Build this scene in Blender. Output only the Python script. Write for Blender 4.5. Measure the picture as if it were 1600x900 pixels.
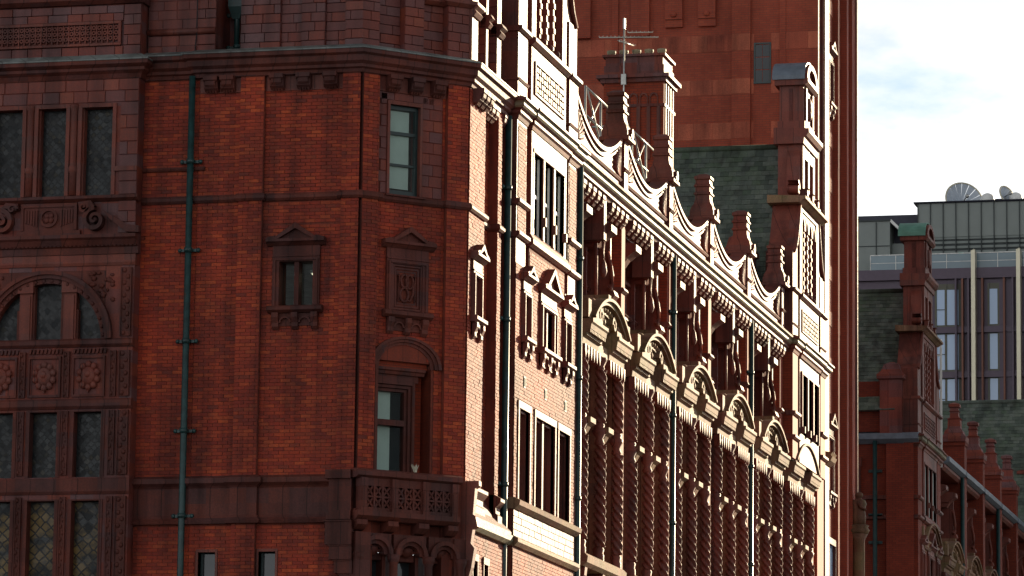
import bpy, bmesh, math, random
from mathutils import Matrix, Vector
random.seed(7)
R = math.radians
SC = bpy.context.scene
COL = SC.collection
for o in list(bpy.data.objects):
    bpy.data.objects.remove(o)

# ------------------------------------------------------------------ camera, sky, sun, exposure
cam_d = bpy.data.cameras.new('camera')
cam = bpy.data.objects.new('camera', cam_d); COL.objects.link(cam)
cam_d.sensor_width = 36.0
cam_d.lens = 36.0 * 6560 / 1600
cam_d.clip_start = 1.0; cam_d.clip_end = 6000
ax = Vector((0.97215706, 0.23401237, 0.01220062)); ay = Vector((0.02575561, -0.15845687, 0.98702992)); az = Vector((0.23291049, -0.95923388, -0.1600721))
m = Matrix.Identity(4)
for i, v in enumerate((ax, ay, az)):
    for j in range(3): m[j][i] = v[j]
m.translation = (23.30152896, -82.42799527, 1.7)
cam.matrix_world = m
SC.camera = cam

SUN_AZ = R(21); SUN_EL = R(14)            # azimuth from +Y towards +X
w = bpy.data.worlds.new('World'); SC.world = w; w.use_nodes = True
nt = w.node_tree; nt.nodes.clear()
out = nt.nodes.new('ShaderNodeOutputWorld'); bg = nt.nodes.new('ShaderNodeBackground')
sky = nt.nodes.new('ShaderNodeTexSky'); sky.sky_type = 'NISHITA'; sky.sun_disc = False
sky.sun_elevation = SUN_EL; sky.sun_rotation = SUN_AZ; sky.altitude = 50; sky.air_density = 1.0; sky.dust_density = 0.1; sky.ozone_density = 3.0
tc = nt.nodes.new('ShaderNodeTexCoord'); mp = nt.nodes.new('ShaderNodeMapping'); mp.inputs['Scale'].default_value = (3.0, 3.0, 7.0); mp.inputs['Location'].default_value = (1.3, 0.7, 0.2)
nz = nt.nodes.new('ShaderNodeTexNoise'); nz.inputs['Scale'].default_value = 5.0; nz.inputs['Detail'].default_value = 9; nz.inputs['Roughness'].default_value = 0.55
rp = nt.nodes.new('ShaderNodeValToRGB'); rp.color_ramp.elements[0].position = 0.22; rp.color_ramp.elements[1].position = 0.46
mx = nt.nodes.new('ShaderNodeMix'); mx.data_type = 'RGBA'
bw = nt.nodes.new('ShaderNodeRGBToBW'); nt.links.new(sky.outputs['Color'], bw.inputs['Color'])
cm = nt.nodes.new('ShaderNodeVectorMath'); cm.operation = 'SCALE'; cm.inputs[0].default_value = (1.88, 1.92, 1.96); 
nz2 = nt.nodes.new('ShaderNodeTexNoise'); nz2.inputs['Scale'].default_value = 4.0; nz2.inputs['Detail'].default_value = 8; nt.links.new(mp.outputs['Vector'], nz2.inputs['Vector'])
mr = nt.nodes.new('ShaderNodeMapRange'); mr.inputs['From Min'].default_value = 0.35; mr.inputs['From Max'].default_value = 0.7; mr.inputs['To Min'].default_value = 0.82; mr.inputs['To Max'].default_value = 1.12; nt.links.new(nz2.outputs['Fac'], mr.inputs['Value'])
ml = nt.nodes.new('ShaderNodeMath'); ml.operation = 'MULTIPLY'; nt.links.new(bw.outputs['Val'], ml.inputs[0]); nt.links.new(mr.outputs['Result'], ml.inputs[1]); nt.links.new(ml.outputs[0], cm.inputs['Scale'])   # clouds take the brightness of the sky they hang in
nt.links.new(cm.outputs[0], mx.inputs['B'])
nt.links.new(tc.outputs['Generated'], mp.inputs['Vector']); nt.links.new(mp.outputs['Vector'], nz.inputs['Vector'])
nt.links.new(nz.outputs['Fac'], rp.inputs['Fac']); nt.links.new(rp.outputs['Color'], mx.inputs['Factor'])
nt.links.new(sky.outputs['Color'], mx.inputs['A']); nt.links.new(mx.outputs['Result'], bg.inputs['Color'])
bg.inputs['Strength'].default_value = 0.05
nt.links.new(bg.outputs['Background'], out.inputs['Surface'])

sun_d = bpy.data.lights.new('sun', 'SUN'); sun_d.energy = 3.4; sun_d.angle = R(0.5); sun_d.color = (1.0, 0.80, 0.53)
sun = bpy.data.objects.new('sun', sun_d); COL.objects.link(sun)
sd = Vector((math.sin(SUN_AZ) * math.cos(SUN_EL), math.cos(SUN_AZ) * math.cos(SUN_EL), math.sin(SUN_EL)))
sun.rotation_euler = sd.to_track_quat('Z', 'Y').to_euler()
sun.location = sd * 200
vs = SC.view_settings
vs.view_transform = 'Standard'; vs.look = 'None'; vs.gamma = 1.0; vs.use_curve_mapping = False
vs.exposure = 1.55

# ------------------------------------------------------------------ materials
def newmat(name):
    mt = bpy.data.materials.new(name); mt.use_nodes = True
    n = mt.node_tree; p = n.nodes['Principled BSDF']
    return mt, n, p
def nd(n, t, **kw):
    x = n.nodes.new(t)
    for k, v in kw.items():
        if k in x.inputs: x.inputs[k].default_value = v
        else: setattr(x, k, v)
    return x
def lk(n, a, b): n.links.new(a, b)
def ramp(n, fac, stops, interp='LINEAR'):
    r = n.nodes.new('ShaderNodeValToRGB'); r.color_ramp.interpolation = interp
    e = r.color_ramp.elements
    e[0].position, e[0].color = stops[0][0], (*stops[0][1], 1)
    e[1].position, e[1].color = stops[-1][0], (*stops[-1][1], 1)
    for p, c in stops[1:-1]:
        q = e.new(p); q.color = (*c, 1)
    lk(n, fac, r.inputs['Fac']); return r.outputs['Color']
def mixc(n, fac, a, b, mode='MIX'):
    x = n.nodes.new('ShaderNodeMix'); x.data_type = 'RGBA'; x.blend_type = mode
    for s, v in (('Factor', fac), ('A', a), ('B', b)):
        if isinstance(v, (int, float)): x.inputs[s].default_value = v
        elif isinstance(v, tuple): x.inputs[s].default_value = (*v, 1) if len(v) == 3 else v
        else: lk(n, v, x.inputs[s])
    return x.outputs['Result']
def noise(n, scale, detail=6, rough=0.6, stretch=(1, 1, 1), vec=None):
    if vec is None:
        g = nd(n, 'ShaderNodeNewGeometry'); vec = g.outputs['Position']
    mpn = nd(n, 'ShaderNodeMapping', Scale=stretch); lk(n, vec, mpn.inputs['Vector'])
    z = nd(n, 'ShaderNodeTexNoise', Scale=scale, Detail=detail, Roughness=rough); lk(n, mpn.outputs['Vector'], z.inputs['Vector'])
    return z.outputs['Fac']
def bump(n, p, h, strength=0.4, dist=0.01):
    b = nd(n, 'ShaderNodeBump', Strength=strength, Distance=dist); lk(n, h, b.inputs['Height']); lk(n, b.outputs['Normal'], p.inputs['Normal'])

def rnd_value(n, mode, cell=(0.45, 0.45, 0.3)):
    oi = nd(n, 'ShaderNodeObjectInfo')
    if mode == 'object': return oi.outputs['Random']
    if mode == 'attr':
        at = nd(n, 'ShaderNodeAttribute', attribute_name='rnd')
        a = nd(n, 'ShaderNodeMath', operation='ADD'); lk(n, at.outputs['Fac'], a.inputs[0]); lk(n, oi.outputs['Random'], a.inputs[1])
        f = nd(n, 'ShaderNodeMath', operation='FRACT'); lk(n, a.outputs[0], f.inputs[0]); return f.outputs[0]
    g = nd(n, 'ShaderNodeNewGeometry')
    s = nd(n, 'ShaderNodeVectorMath', operation='SNAP'); s.inputs[1].default_value = cell
    lk(n, g.outputs['Position'], s.inputs[0])
    wn = nd(n, 'ShaderNodeTexWhiteNoise'); lk(n, s.outputs[0], wn.inputs['Vector']); return wn.outputs['Value']

def clay(name, stops, mode, rough=0.5, grime=0.5, grime_col=(0.05, 0.02, 0.016), bs=0.35, spec=0.5, cell=(0.45, 0.45, 0.3), fine=26):
    mt, n, p = newmat(name)
    c = ramp(n, rnd_value(n, mode, cell), stops)
    if mode == 'cell':
        g0 = nd(n, 'ShaderNodeNewGeometry'); s0 = nd(n, 'ShaderNodeSeparateXYZ'); lk(n, g0.outputs['Position'], s0.inputs[0])
        a0 = nd(n, 'ShaderNodeMath', operation='ADD'); lk(n, s0.outputs['X'], a0.inputs[0]); lk(n, s0.outputs['Y'], a0.inputs[1])
        d0 = nd(n, 'ShaderNodeMath', operation='DIVIDE'); lk(n, a0.outputs[0], d0.inputs[0]); d0.inputs[1].default_value = 0.52
        r0 = nd(n, 'ShaderNodeMath', operation='FRACT'); lk(n, d0.outputs[0], r0.inputs[0])
        c = mixc(n, 1.0, c, ramp(n, r0.outputs[0], [(0.0, (0.4, 0.4, 0.4)), (0.035, (0.45, 0.45, 0.45)), (0.05, (1, 1, 1))]), 'MULTIPLY')
    f1 = noise(n, 1.3, 7, 0.65, (1, 1, 0.45))
    g1 = ramp(n, f1, [(0.42, (0, 0, 0)), (0.72, (1, 1, 1))])
    mg = nd(n, 'ShaderNodeMath', operation='MULTIPLY'); lk(n, g1, mg.inputs[0]); mg.inputs[1].default_value = grime
    c = mixc(n, mg.outputs[0], c, grime_col)
    f3 = noise(n, 1.0, 6, 0.6, (2.6, 2.6, 0.16)); f4 = noise(n, 0.35, 4, 0.55)
    sk_ = nd(n, 'ShaderNodeMath', operation='MULTIPLY'); lk(n, f3, sk_.inputs[0]); lk(n, f4, sk_.inputs[1])
    c = mixc(n, 1.0, c, ramp(n, sk_.outputs[0], [(0.14, (1.25, 1.22, 1.2)), (0.25, (0.95, 0.95, 0.95)), (0.36, (0.5, 0.46, 0.46))]), 'MULTIPLY')
    f2 = noise(n, fine, 5, 0.7)
    v = ramp(n, f2, [(0.3, (0.72, 0.72, 0.72)), (0.7, (1.25, 1.25, 1.25))])
    c = mixc(n, 1.0, c, v, 'MULTIPLY')
    lk(n, c, p.inputs['Base Color'])
    r = ramp(n, f2, [(0.3, (rough - 0.1,) * 3), (0.75, (rough + 0.18,) * 3)]); lk(n, r, p.inputs['Roughness'])
    p.inputs['Specular IOR Level'].default_value = spec
    bump(n, p, f2, bs, 0.012)
    return mt
BR = [(0.0, (0.21, 0.024, 0.012)), (0.25, (0.28, 0.031, 0.013)), (0.65, (0.34, 0.042, 0.014)), (0.88, (0.43, 0.070, 0.019)), (1.0, (0.16, 0.024, 0.015))]
TC = [(0.0, (0.17, 0.038, 0.028)), (0.3, (0.21, 0.046, 0.028)), (0.5, (0.15, 0.044, 0.038)), (0.75, (0.15, 0.05, 0.046)), (0.93, (0.14, 0.068, 0.07)), (1.0, (0.25, 0.055, 0.028))]
TM = [(0.0, (0.17, 0.042, 0.03)), (0.5, (0.20, 0.05, 0.032)), (1.0, (0.15, 0.052, 0.042))]
M = {}
M['brick'] = clay('orange_red_brick', BR, 'attr', 0.72, 0.65, (0.085, 0.018, 0.012), 0.5, spec=0.36)
M['block'] = clay('terracotta_block', TC, 'object', 0.5, 0.35, spec=0.3)
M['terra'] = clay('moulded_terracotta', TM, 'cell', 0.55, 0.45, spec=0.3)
M['deep'] = clay('recessed_terracotta_ashlar', TC, 'cell', 0.55, 0.4, cell=(0.5, 0.5, 0.26), spec=0.25)
M['dark'] = clay('darker_terracotta', [(0.0, (0.095, 0.028, 0.022)), (0.4, (0.145, 0.038, 0.026)), (0.7, (0.115, 0.036, 0.03)), (1.0, (0.085, 0.034, 0.032))], 'cell', 0.6, 0.6, (0.035, 0.016, 0.013), spec=0.2)  # darker terracotta tone plus random grime
M['moss'] = clay('mossy_weathered_stone', [(0.0, (0.20, 0.17, 0.10)), (0.5, (0.26, 0.21, 0.13)), (1.0, (0.17, 0.17, 0.11))], 'cell', 0.6, 0.6, (0.10, 0.10, 0.035), cell=(0.5, 0.5, 5))
M['lead'] = clay('lead_weathering', [(0.0, (0.14, 0.16, 0.15)), (0.5, (0.20, 0.22, 0.21)), (1.0, (0.12, 0.15, 0.15))], 'cell', 0.5, 0.5, (0.05, 0.06, 0.045), cell=(0.6, 0.6, 5))
M['mortar'] = clay('mortar', [(0.0, (0.16, 0.027, 0.013)), (1.0, (0.20, 0.036, 0.017))], 'cell', 0.85, 0.4)
M['slate'] = clay('roof_slate', [(0.0, (0.05, 0.065, 0.055)), (0.4, (0.09, 0.11, 0.095)), (0.7, (0.12, 0.14, 0.12)), (1.0, (0.07, 0.10, 0.07))], 'attr', 0.65, 0.5, (0.05, 0.075, 0.035), spec=0.3)
M['brown'] = clay('bounce_brown_terracotta', [(0.0, (0.15, 0.055, 0.03)), (0.5, (0.20, 0.075, 0.04)), (1.0, (0.14, 0.06, 0.04))], 'cell', 0.6, 0.6, (0.07, 0.03, 0.02), spec=0.25)  # warm bounce light on the window piers put into the colour, plus random grime
M['ped'] = clay('lichen_terracotta', [(0.0, (0.22, 0.10, 0.07)), (0.5, (0.27, 0.15, 0.10)), (1.0, (0.21, 0.14, 0.08))], 'cell', 0.65, 0.6, (0.17, 0.15, 0.05), spec=0.18)

def brick_tex(name, c1, c2, mo, scale=1.0, rough=0.7):
    mt, n, p = newmat(name)
    g = nd(n, 'ShaderNodeNewGeometry'); sp = nd(n, 'ShaderNodeSeparateXYZ'); lk(n, g.outputs['Position'], sp.inputs[0])
    ad = nd(n, 'ShaderNodeMath', operation='ADD'); lk(n, sp.outputs['X'], ad.inputs[0]); lk(n, sp.outputs['Y'], ad.inputs[1])
    cb = nd(n, 'ShaderNodeCombineXYZ'); lk(n, ad.outputs[0], cb.inputs['X']); lk(n, sp.outputs['Z'], cb.inputs['Y'])
    b = nd(n, 'ShaderNodeTexBrick', Scale=scale); b.inputs['Color1'].default_value = (*c1, 1); b.inputs['Color2'].default_value = (*c2, 1); b.inputs['Mortar'].default_value = (*mo, 1)
    b.inputs['Brick Width'].default_value = 0.225; b.inputs['Row Height'].default_value = 0.075; b.inputs['Mortar Size'].default_value = 0.008
    lk(n, cb.outputs[0], b.inputs['Vector'])
    f = noise(n, 0.8, 8, 0.65, (1, 1, 0.5)); v = ramp(n, f, [(0.3, (0.7, 0.7, 0.7)), (0.7, (1.2, 1.2, 1.2))])
    lk(n, mixc(n, 1.0, b.outputs['Color'], v, 'MULTIPLY'), p.inputs['Base Color']); p.inputs['Roughness'].default_value = rough; p.inputs['Specular IOR Level'].default_value = 0.2
    bump(n, p, b.outputs['Fac'], -0.3, 0.008)
    return mt
M['btex'] = brick_tex('far_red_brick', (0.25, 0.036, 0.015), (0.31, 0.05, 0.02), (0.14, 0.035, 0.022))
M['bfar'] = brick_tex('darker_red_brick', (0.17, 0.026, 0.013), (0.22, 0.036, 0.016), (0.10, 0.026, 0.018))  # darker copy of the far brick, for the gabled building
M['btow'] = brick_tex('tower_brick', (0.30, 0.055, 0.03), (0.35, 0.07, 0.035), (0.2, 0.06, 0.04))
M['bandblock'] = clay('pale_terracotta_band', [(0.0, (0.34, 0.075, 0.042)), (0.5, (0.40, 0.11, 0.06)), (1.0, (0.36, 0.085, 0.048))], 'object', 0.65, 0.3, spec=0.2)

def plain(name, col, rough=0.5, metal=0.0, spec=0.5, var=0.25, scale=3.0):
    mt, n, p = newmat(name)
    f = noise(n, scale, 6, 0.6)
    v = ramp(n, f, [(0.3, (1 - var,) * 3), (0.7, (1 + var,) * 3)])
    lk(n, mixc(n, 1.0, col, v, 'MULTIPLY'), p.inputs['Base Color'])
    p.inputs['Roughness'].default_value = rough; p.inputs['Metallic'].default_value = metal; p.inputs['Specular IOR Level'].default_value = spec
    return mt
M['pipe'] = plain('green_painted_iron', (0.010, 0.040, 0.040), 0.42, var=0.45, scale=6)
n_ = M['pipe'].node_tree; p_ = n_.nodes['Principled BSDF']; src = p_.inputs['Base Color'].links[0].from_socket
lk(n_, mixc(n_, ramp(n_, noise(n_, 5.0, 8, 0.7, (1, 1, .5)), [(0.6, (0, 0, 0)), (0.68, (1, 1, 1))]), src, (0.05, 0.025, 0.012)), p_.inputs['Base Color'])
M['sash'] = plain('dark_green_sash', (0.012, 0.03, 0.03), 0.4)
M['mullion'] = plain('window_frame_paint', (0.16, 0.06, 0.05), 0.5)
M['blind'] = plain('white_blind', (0.82, 0.85, 0.82), 0.8, var=0.06)
M['black'] = plain('dark_interior', (0.01, 0.01, 0.012), 0.9)
M['metal'] = plain('galvanised_steel', (0.42, 0.42, 0.40), 0.4, 0.7)
M['alu'] = plain('aerial_aluminium', (0.55, 0.53, 0.48), 0.4, 0.5)
M['copper'] = plain('green_copper', (0.10, 0.26, 0.20), 0.6)
M['leadcap'] = plain('blue_grey_lead', (0.13, 0.16, 0.20), 0.5)
M['greenpaint'] = plain('pale_green_joinery', (0.42, 0.55, 0.42), 0.5)
M['asphalt'] = plain('asphalt', (0.05, 0.05, 0.052), 0.85)
M['paving'] = plain('stone_paving', (0.22, 0.21, 0.19), 0.8)
M['cladding'] = plain('grey_green_metal_cladding', (0.21, 0.235, 0.22), 0.5, 0.1, var=0.06, scale=0.6)
M['joint'] = plain('dark_joint', (0.035, 0.045, 0.045), 0.6)
M['purple'] = plain('aubergine_panel', (0.075, 0.05, 0.075), 0.42, 0.2, var=0.08)
M['rust'] = plain('russet_fin', (0.17, 0.055, 0.03), 0.5, var=0.1)
M['gold'] = plain('champagne_fin', (0.62, 0.57, 0.42), 0.35, 0.3, var=0.05)
M['olive'] = plain('bronze_window_panel', (0.10, 0.095, 0.065), 0.5, var=0.08)
M['dish'] = plain('pale_dish_panel', (0.42, 0.48, 0.56), 0.5, var=0.05)
M['white'] = plain('white_dome', (0.75, 0.75, 0.72), 0.5, var=0.05)
M['navy'] = plain('dark_plant_screen', (0.03, 0.03, 0.05), 0.6)
M['vent'] = plain('green_vent', (0.10, 0.16, 0.12), 0.6)
M['concrete'] = plain('shade_block_stone', (0.3, 0.27, 0.22), 0.8)
M['pigeon'] = plain('pale_feathers', (0.45, 0.45, 0.46), 0.8)

def glass(name, tint=(0.02, 0.024, 0.028), rough=0.04, trans=0.0, pattern=None, spec=0.8, amber=False):
    mt, n, p = newmat(name)
    p.inputs['Base Color'].default_value = (*tint, 1); p.inputs['Roughness'].default_value = rough; p.inputs['Specular IOR Level'].default_value = spec
    if pattern:
        g = nd(n, 'ShaderNodeNewGeometry'); mpn = nd(n, 'ShaderNodeMapping'); mpn.inputs['Rotation'].default_value = (0, R(45), 0); lk(n, g.outputs['Position'], mpn.inputs['Vector'])
        ck = nd(n, 'ShaderNodeTexVoronoi', Scale=pattern, Randomness=0.25); lk(n, mpn.outputs['Vector'], ck.inputs['Vector'])
        vd = nd(n, 'ShaderNodeTexVoronoi', Scale=pattern, Randomness=0.25, feature='DISTANCE_TO_EDGE'); lk(n, mpn.outputs['Vector'], vd.inputs['Vector'])
        lead = ramp(n, vd.outputs['Distance'], [(0.06, (0, 0, 0)), (0.11, (1, 1, 1))])
        sp = nd(n, 'ShaderNodeSeparateColor'); lk(n, ck.outputs['Color'], sp.inputs[0])
        pc = ramp(n, sp.outputs[0], [(0.0, (0.006, 0.008, 0.010)), (0.45, (0.013, 0.017, 0.021)), (0.8, (0.024, 0.028, 0.031)), (1.0, (0.034, 0.028, 0.016))])
        if amber: pc = mixc(n, ramp(n, noise(n, 2.2, 4, 0.6, (1, 1, 1.6)), [(0.42, (0, 0, 0)), (0.6, (1, 1, 1))]), pc, (0.16, 0.105, 0.035))
        big = ramp(n, noise(n, 0.9, 3, 0.5), [(0.35, (0.6, 0.6, 0.6)), (0.7, (1.3, 1.25, 1.1))])
        c = mixc(n, lead, (0.012, 0.012, 0.013), mixc(n, 1.0, pc, big, 'MULTIPLY')); lk(n, c, p.inputs['Base Color'])
        p.inputs['Specular IOR Level'].default_value = 0.25; rr = ramp(n, sp.outputs[1], [(0, (0.2,) * 3), (1, (0.5,) * 3)]); lk(n, rr, p.inputs['Roughness'])
        nn = nd(n, 'ShaderNodeMath', operation='ADD'); lk(n, sp.outputs[2], nn.inputs[0]); lk(n, lead, nn.inputs[1])
        bump(n, p, nn.outputs[0], 0.25, 0.01)
    elif trans:
        tr = nd(n, 'ShaderNodeBsdfTransparent'); tr.inputs['Color'].default_value = (0.86, 0.92, 0.9, 1)
        ms = nd(n, 'ShaderNodeMixShader'); ms.inputs['Fac'].default_value = trans
        o = n.nodes['Material Output']; lk(n, p.outputs[0], ms.inputs[1]); lk(n, tr.outputs[0], ms.inputs[2]); lk(n, ms.outputs[0], o.inputs['Surface'])
        bump(n, p, noise(n, 1.5, 2, 0.5), 0.08, 0.02)
    else:
        bump(n, p, noise(n, 1.2, 2, 0.5), 0.1, 0.02)
    return mt
M['lglass'] = glass('leaded_glass', pattern=9.5)
M['aglass'] = glass('amber_leaded_glass', pattern=6.0, amber=True)
M['glass'] = glass('dark_glass', spec=0.45)
M['clear'] = glass('clear_glass', trans=0.92)
M['skyglass'] = glass('sky_tint_glass', (0.36, 0.50, 0.72), 0.08, spec=0.7)  # blue of the reflected sky is painted into the base colour
M['balglass'] = glass('balustrade_glass', (0.25, 0.34, 0.40), 0.1, trans=0.45)
lm, ln, lp = newmat('ceiling_lamp_glow'); lp.inputs['Emission Color'].default_value = (1.0, 0.86, 0.6, 1); lp.inputs['Emission Strength'].default_value = 0.6; M['lamp'] = lm
sm, sn, sp_ = newmat('exit_sign_glow'); sp_.inputs['Base Color'].default_value = (0.1, 0.5, 0.35, 1); sp_.inputs['Emission Color'].default_value = (0.15, 0.6, 0.4, 1); sp_.inputs['Emission Strength'].default_value = 0.04; M['exit'] = sm

# ------------------------------------------------------------------ mesh builder.  local coords: x along the facade, d outward, z up
class MB:
    def __init__(s): s.v = []; s.f = []; s.sm = []; s.r = []
    def add(s, vs_, fs, smooth=False, rnd=0.0):
        b = len(s.v); s.v += [(x, -d, z) for x, d, z in vs_]
        s.f += [tuple(b + i for i in f) for f in fs]; s.sm += [smooth] * len(fs); s.r += [rnd] * len(fs); return s
    def box(s, x0, x1, d0, d1, z0, z1, rnd=0.0):
        return s.add([(x0, d0, z0), (x1, d0, z0), (x1, d1, z0), (x0, d1, z0), (x0, d0, z1), (x1, d0, z1), (x1, d1, z1), (x0, d1, z1)],
                     [(0, 1, 2, 3), (4, 5, 6, 7), (0, 1, 5, 4), (1, 2, 6, 5), (2, 3, 7, 6), (3, 0, 4, 7)], rnd=rnd)
    def prism(s, pts, d0, d1, smooth=False):
        n = len(pts)
        return s.add([(x, d0, z) for x, z in pts] + [(x, d1, z) for x, z in pts],
                     [tuple(range(n)), tuple(range(n, 2 * n))], False) .add([(x, d0, z) for x, z in pts] + [(x, d1, z) for x, z in pts], [(i, (i + 1) % n, n + (i + 1) % n, n + i) for i in range(n)], smooth)
    def prof(s, x0, x1, pts):
        n = len(pts)
        return s.add([(x0, d, z) for d, z in pts] + [(x1, d, z) for d, z in pts],
                     [tuple(range(n)), tuple(range(n, 2 * n))] + [(i, (i + 1) % n, n + (i + 1) % n, n + i) for i in range(n)])
    def lathe(s, x, d, pts, n=12, smooth=True, rot=0.0, sx=1.0, sd_=1.0):
        vs_ = []; fs = []
        for r, z in pts:
            for k in range(n):
                a = rot + 2 * math.pi * k / n; vs_.append((x + sx * r * math.cos(a), d + sd_ * r * math.sin(a), z))
        for j in range(len(pts) - 1):
            for k in range(n):
                k2 = (k + 1) % n; fs.append((j * n + k, j * n + k2, (j + 1) * n + k2, (j + 1) * n + k))
        s.add(vs_, fs, smooth)
        return s.add(vs_, [tuple(range(n)), tuple(range((len(pts) - 1) * n, len(pts) * n))])
    def sq(s, x, d, pts, sx=1.0, sd_=1.0): return s.lathe(x, d, [(r * 1.41421, z) for r, z in pts], 4, False, math.pi / 4, sx, sd_)
    def twist(s, x, d, z0, z1, r, lobes=4, pitch=0.22, n=24):
        rings = max(4, int((z1 - z0) / 0.035)); vs_ = []; fs = []
        for j in range(rings + 1):
            z = z0 + (z1 - z0) * j / rings
            for k in range(n):
                a = 2 * math.pi * k / n; rr = r * (1 + 0.27 * math.cos(lobes * a - 2 * math.pi * (z - z0) / pitch)); vs_.append((x + rr * math.cos(a), d + rr * math.sin(a), z))
        for j in range(rings):
            for k in range(n):
                k2 = (k + 1) % n; fs.append((j * n + k, j * n + k2, (j + 1) * n + k2, (j + 1) * n + k))
        return s.add(vs_, fs, True)
    def tube(s, pts, r, n=8, r1=None):
        vs_ = []; fs = []; m_ = len(pts)
        for i, p in enumerate(pts):
            a = Vector(pts[max(i - 1, 0)]); b = Vector(pts[min(i + 1, m_ - 1)]); t = (b - a).normalized()
            u = t.cross(Vector((0, 0, 1)));  u = t.cross(Vector((0, 1, 0))) if u.length < 1e-3 else u
            u.normalize(); w_ = t.cross(u); q = r if r1 is None else r + (r1 - r) * i / (m_ - 1)
            for k in range(n):
                an = 2 * math.pi * k / n; vs_.append(tuple(Vector(p) + u * q * math.cos(an) + w_ * q * math.sin(an)))
        for j in range(m_ - 1):
            for k in range(n):
                k2 = (k + 1) % n; fs.append((j * n + k, j * n + k2, (j + 1) * n + k2, (j + 1) * n + k))
        s.add(vs_, fs, True)
        return s.add(vs_, [tuple(range(n)), tuple(range((m_ - 1) * n, m_ * n))])
    def arch(s, xc, zc, r0, r1, a0, a1, d0, d1, n=14, ez=1.0):
        p = []
        for i in range(n + 1):
            a = R(a0 + (a1 - a0) * i / n); p.append((xc + r1 * math.cos(a), zc + ez * r1 * math.sin(a)))
        for i in range(n, -1, -1):
            a = R(a0 + (a1 - a0) * i / n); p.append((xc + r0 * math.cos(a), zc + ez * r0 * math.sin(a)))
        N = n + 1
        for i in range(n):
            q = [p[i], p[i + 1], p[2 * N - 2 - i], p[2 * N - 1 - i]]
            s.add([(x, d0, z) for x, z in q] + [(x, d1, z) for x, z in q], [(0, 1, 2, 3), (4, 5, 6, 7), (0, 1, 5, 4), (2, 3, 7, 6)] + ([(3, 0, 4, 7)] if i == 0 else []) + ([(1, 2, 6, 5)] if i == n - 1 else []))
        return s
    def spiral(s, xc, zc, r0, turns, wid, d0, d1, sgn=1, a0=90, n=40):
        po = []; pi_ = []
        for i in range(n + 1):
            t = i / n; a = R(a0) + sgn * t * turns * 2 * math.pi; r = r0 * (1 - 0.82 * t); ww = wid * (1 - 0.5 * t)
            po.append((xc + r * math.cos(a), zc + r * math.sin(a))); pi_.append((xc + max(r - ww, 0.01) * math.cos(a), zc + max(r - ww, 0.01) * math.sin(a)))
        for i in range(n):
            q = [po[i], po[i + 1], pi_[i + 1], pi_[i]]
            s.add([(x, d0, z) for x, z in q] + [(x, d1, z) for x, z in q], [(4, 5, 6, 7), (0, 1, 5, 4), (2, 3, 7, 6)])
        return s
    def sphere(s, x, d, z, rx, rd, rz, n=10):
        pts = [(math.sin(math.pi * i / n), -math.cos(math.pi * i / n)) for i in range(n + 1)]
        vs_ = []; fs = []
        for a, b in pts:
            for k in range(n):
                t = 2 * math.pi * k / n; vs_.append((x + rx * a * math.cos(t), d + rd * a * math.sin(t), z + rz * b))
        for j in range(n):
            for k in range(n): fs.append((j * n + k, j * n + (k + 1) % n, (j + 1) * n + (k + 1) % n, (j + 1) * n + k))
        return s.add(vs_, fs, True)
    def mesh(s, name, fix=True):
        me = bpy.data.meshes.new(name); me.from_pydata(s.v, [], s.f)
        if any(s.r):
            at = me.attributes.new('rnd', 'FLOAT', 'FACE'); at.data.foreach_set('value', s.r)
        me.polygons.foreach_set('use_smooth', s.sm)
        bm = bmesh.new(); bm.from_mesh(me)
        bmesh.ops.remove_doubles(bm, verts=bm.verts, dist=1e-5) if len(s.v) < 3000 else None
        if fix: bmesh.ops.recalc_face_normals(bm, faces=bm.faces)
        bm.to_mesh(me); bm.free(); return me

CX = 1.8                                  # the chamfer's run: street front C stands at x = CX
FR = {'A': (0.0, 0.0, 0.0), 'B': (0.0, 0.0, R(45)), 'C': (CX, 0.0, R(90)), 'W': (0, 0, 0)}
def W(fr, s, d):
    ox, oy, a = FR[fr]; return (ox + s * math.cos(a) + d * math.sin(a), oy + s * math.sin(a) - d * math.cos(a))
def setp(o, **kw):
    for k, v in kw.items():
        if v is not None: o[k] = v
def link(name, me, mat, parent=None, fr='A', sub=False, loc=(0, 0, 0), kind=None, label=None, category=None, group=None):
    o = bpy.data.objects.new(name, me); COL.objects.link(o)
    if me is not None and mat is not None and not me.materials: me.materials.append(mat if not isinstance(mat, str) else M[mat])
    if sub: o.location = (loc[0], -loc[1], loc[2])
    else:
        ox, oy, a = FR[fr]; x, y = W(fr, loc[0], loc[1]); o.location = (x, y, loc[2]); o.rotation_euler = (0, 0, a)
    if parent: o.parent = parent
    setp(o, kind=kind, label=label, category=category, group=group)
    return o
def P(name, mb, mat, parent=None, fr='A', **kw): return link(name, mb.mesh(name), mat, parent, fr, **kw)
def thing(name, label, cat, loc=(0, 0, 0), group=None):
    o = bpy.data.objects.new(name, None); COL.objects.link(o); o.location = loc; o['label'] = label; o['category'] = cat; o.empty_display_size = 0.5
    if group: o['group'] = group
    return o
def dup(o, delta, parent=None):
    c = o.copy(); COL.objects.link(c); c.parent = parent if parent else o.parent
    c.location = o.location + Vector(delta)
    for ch in o.children:
        d = ch.copy(); COL.objects.link(d); d.parent = c
    return c

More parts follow.
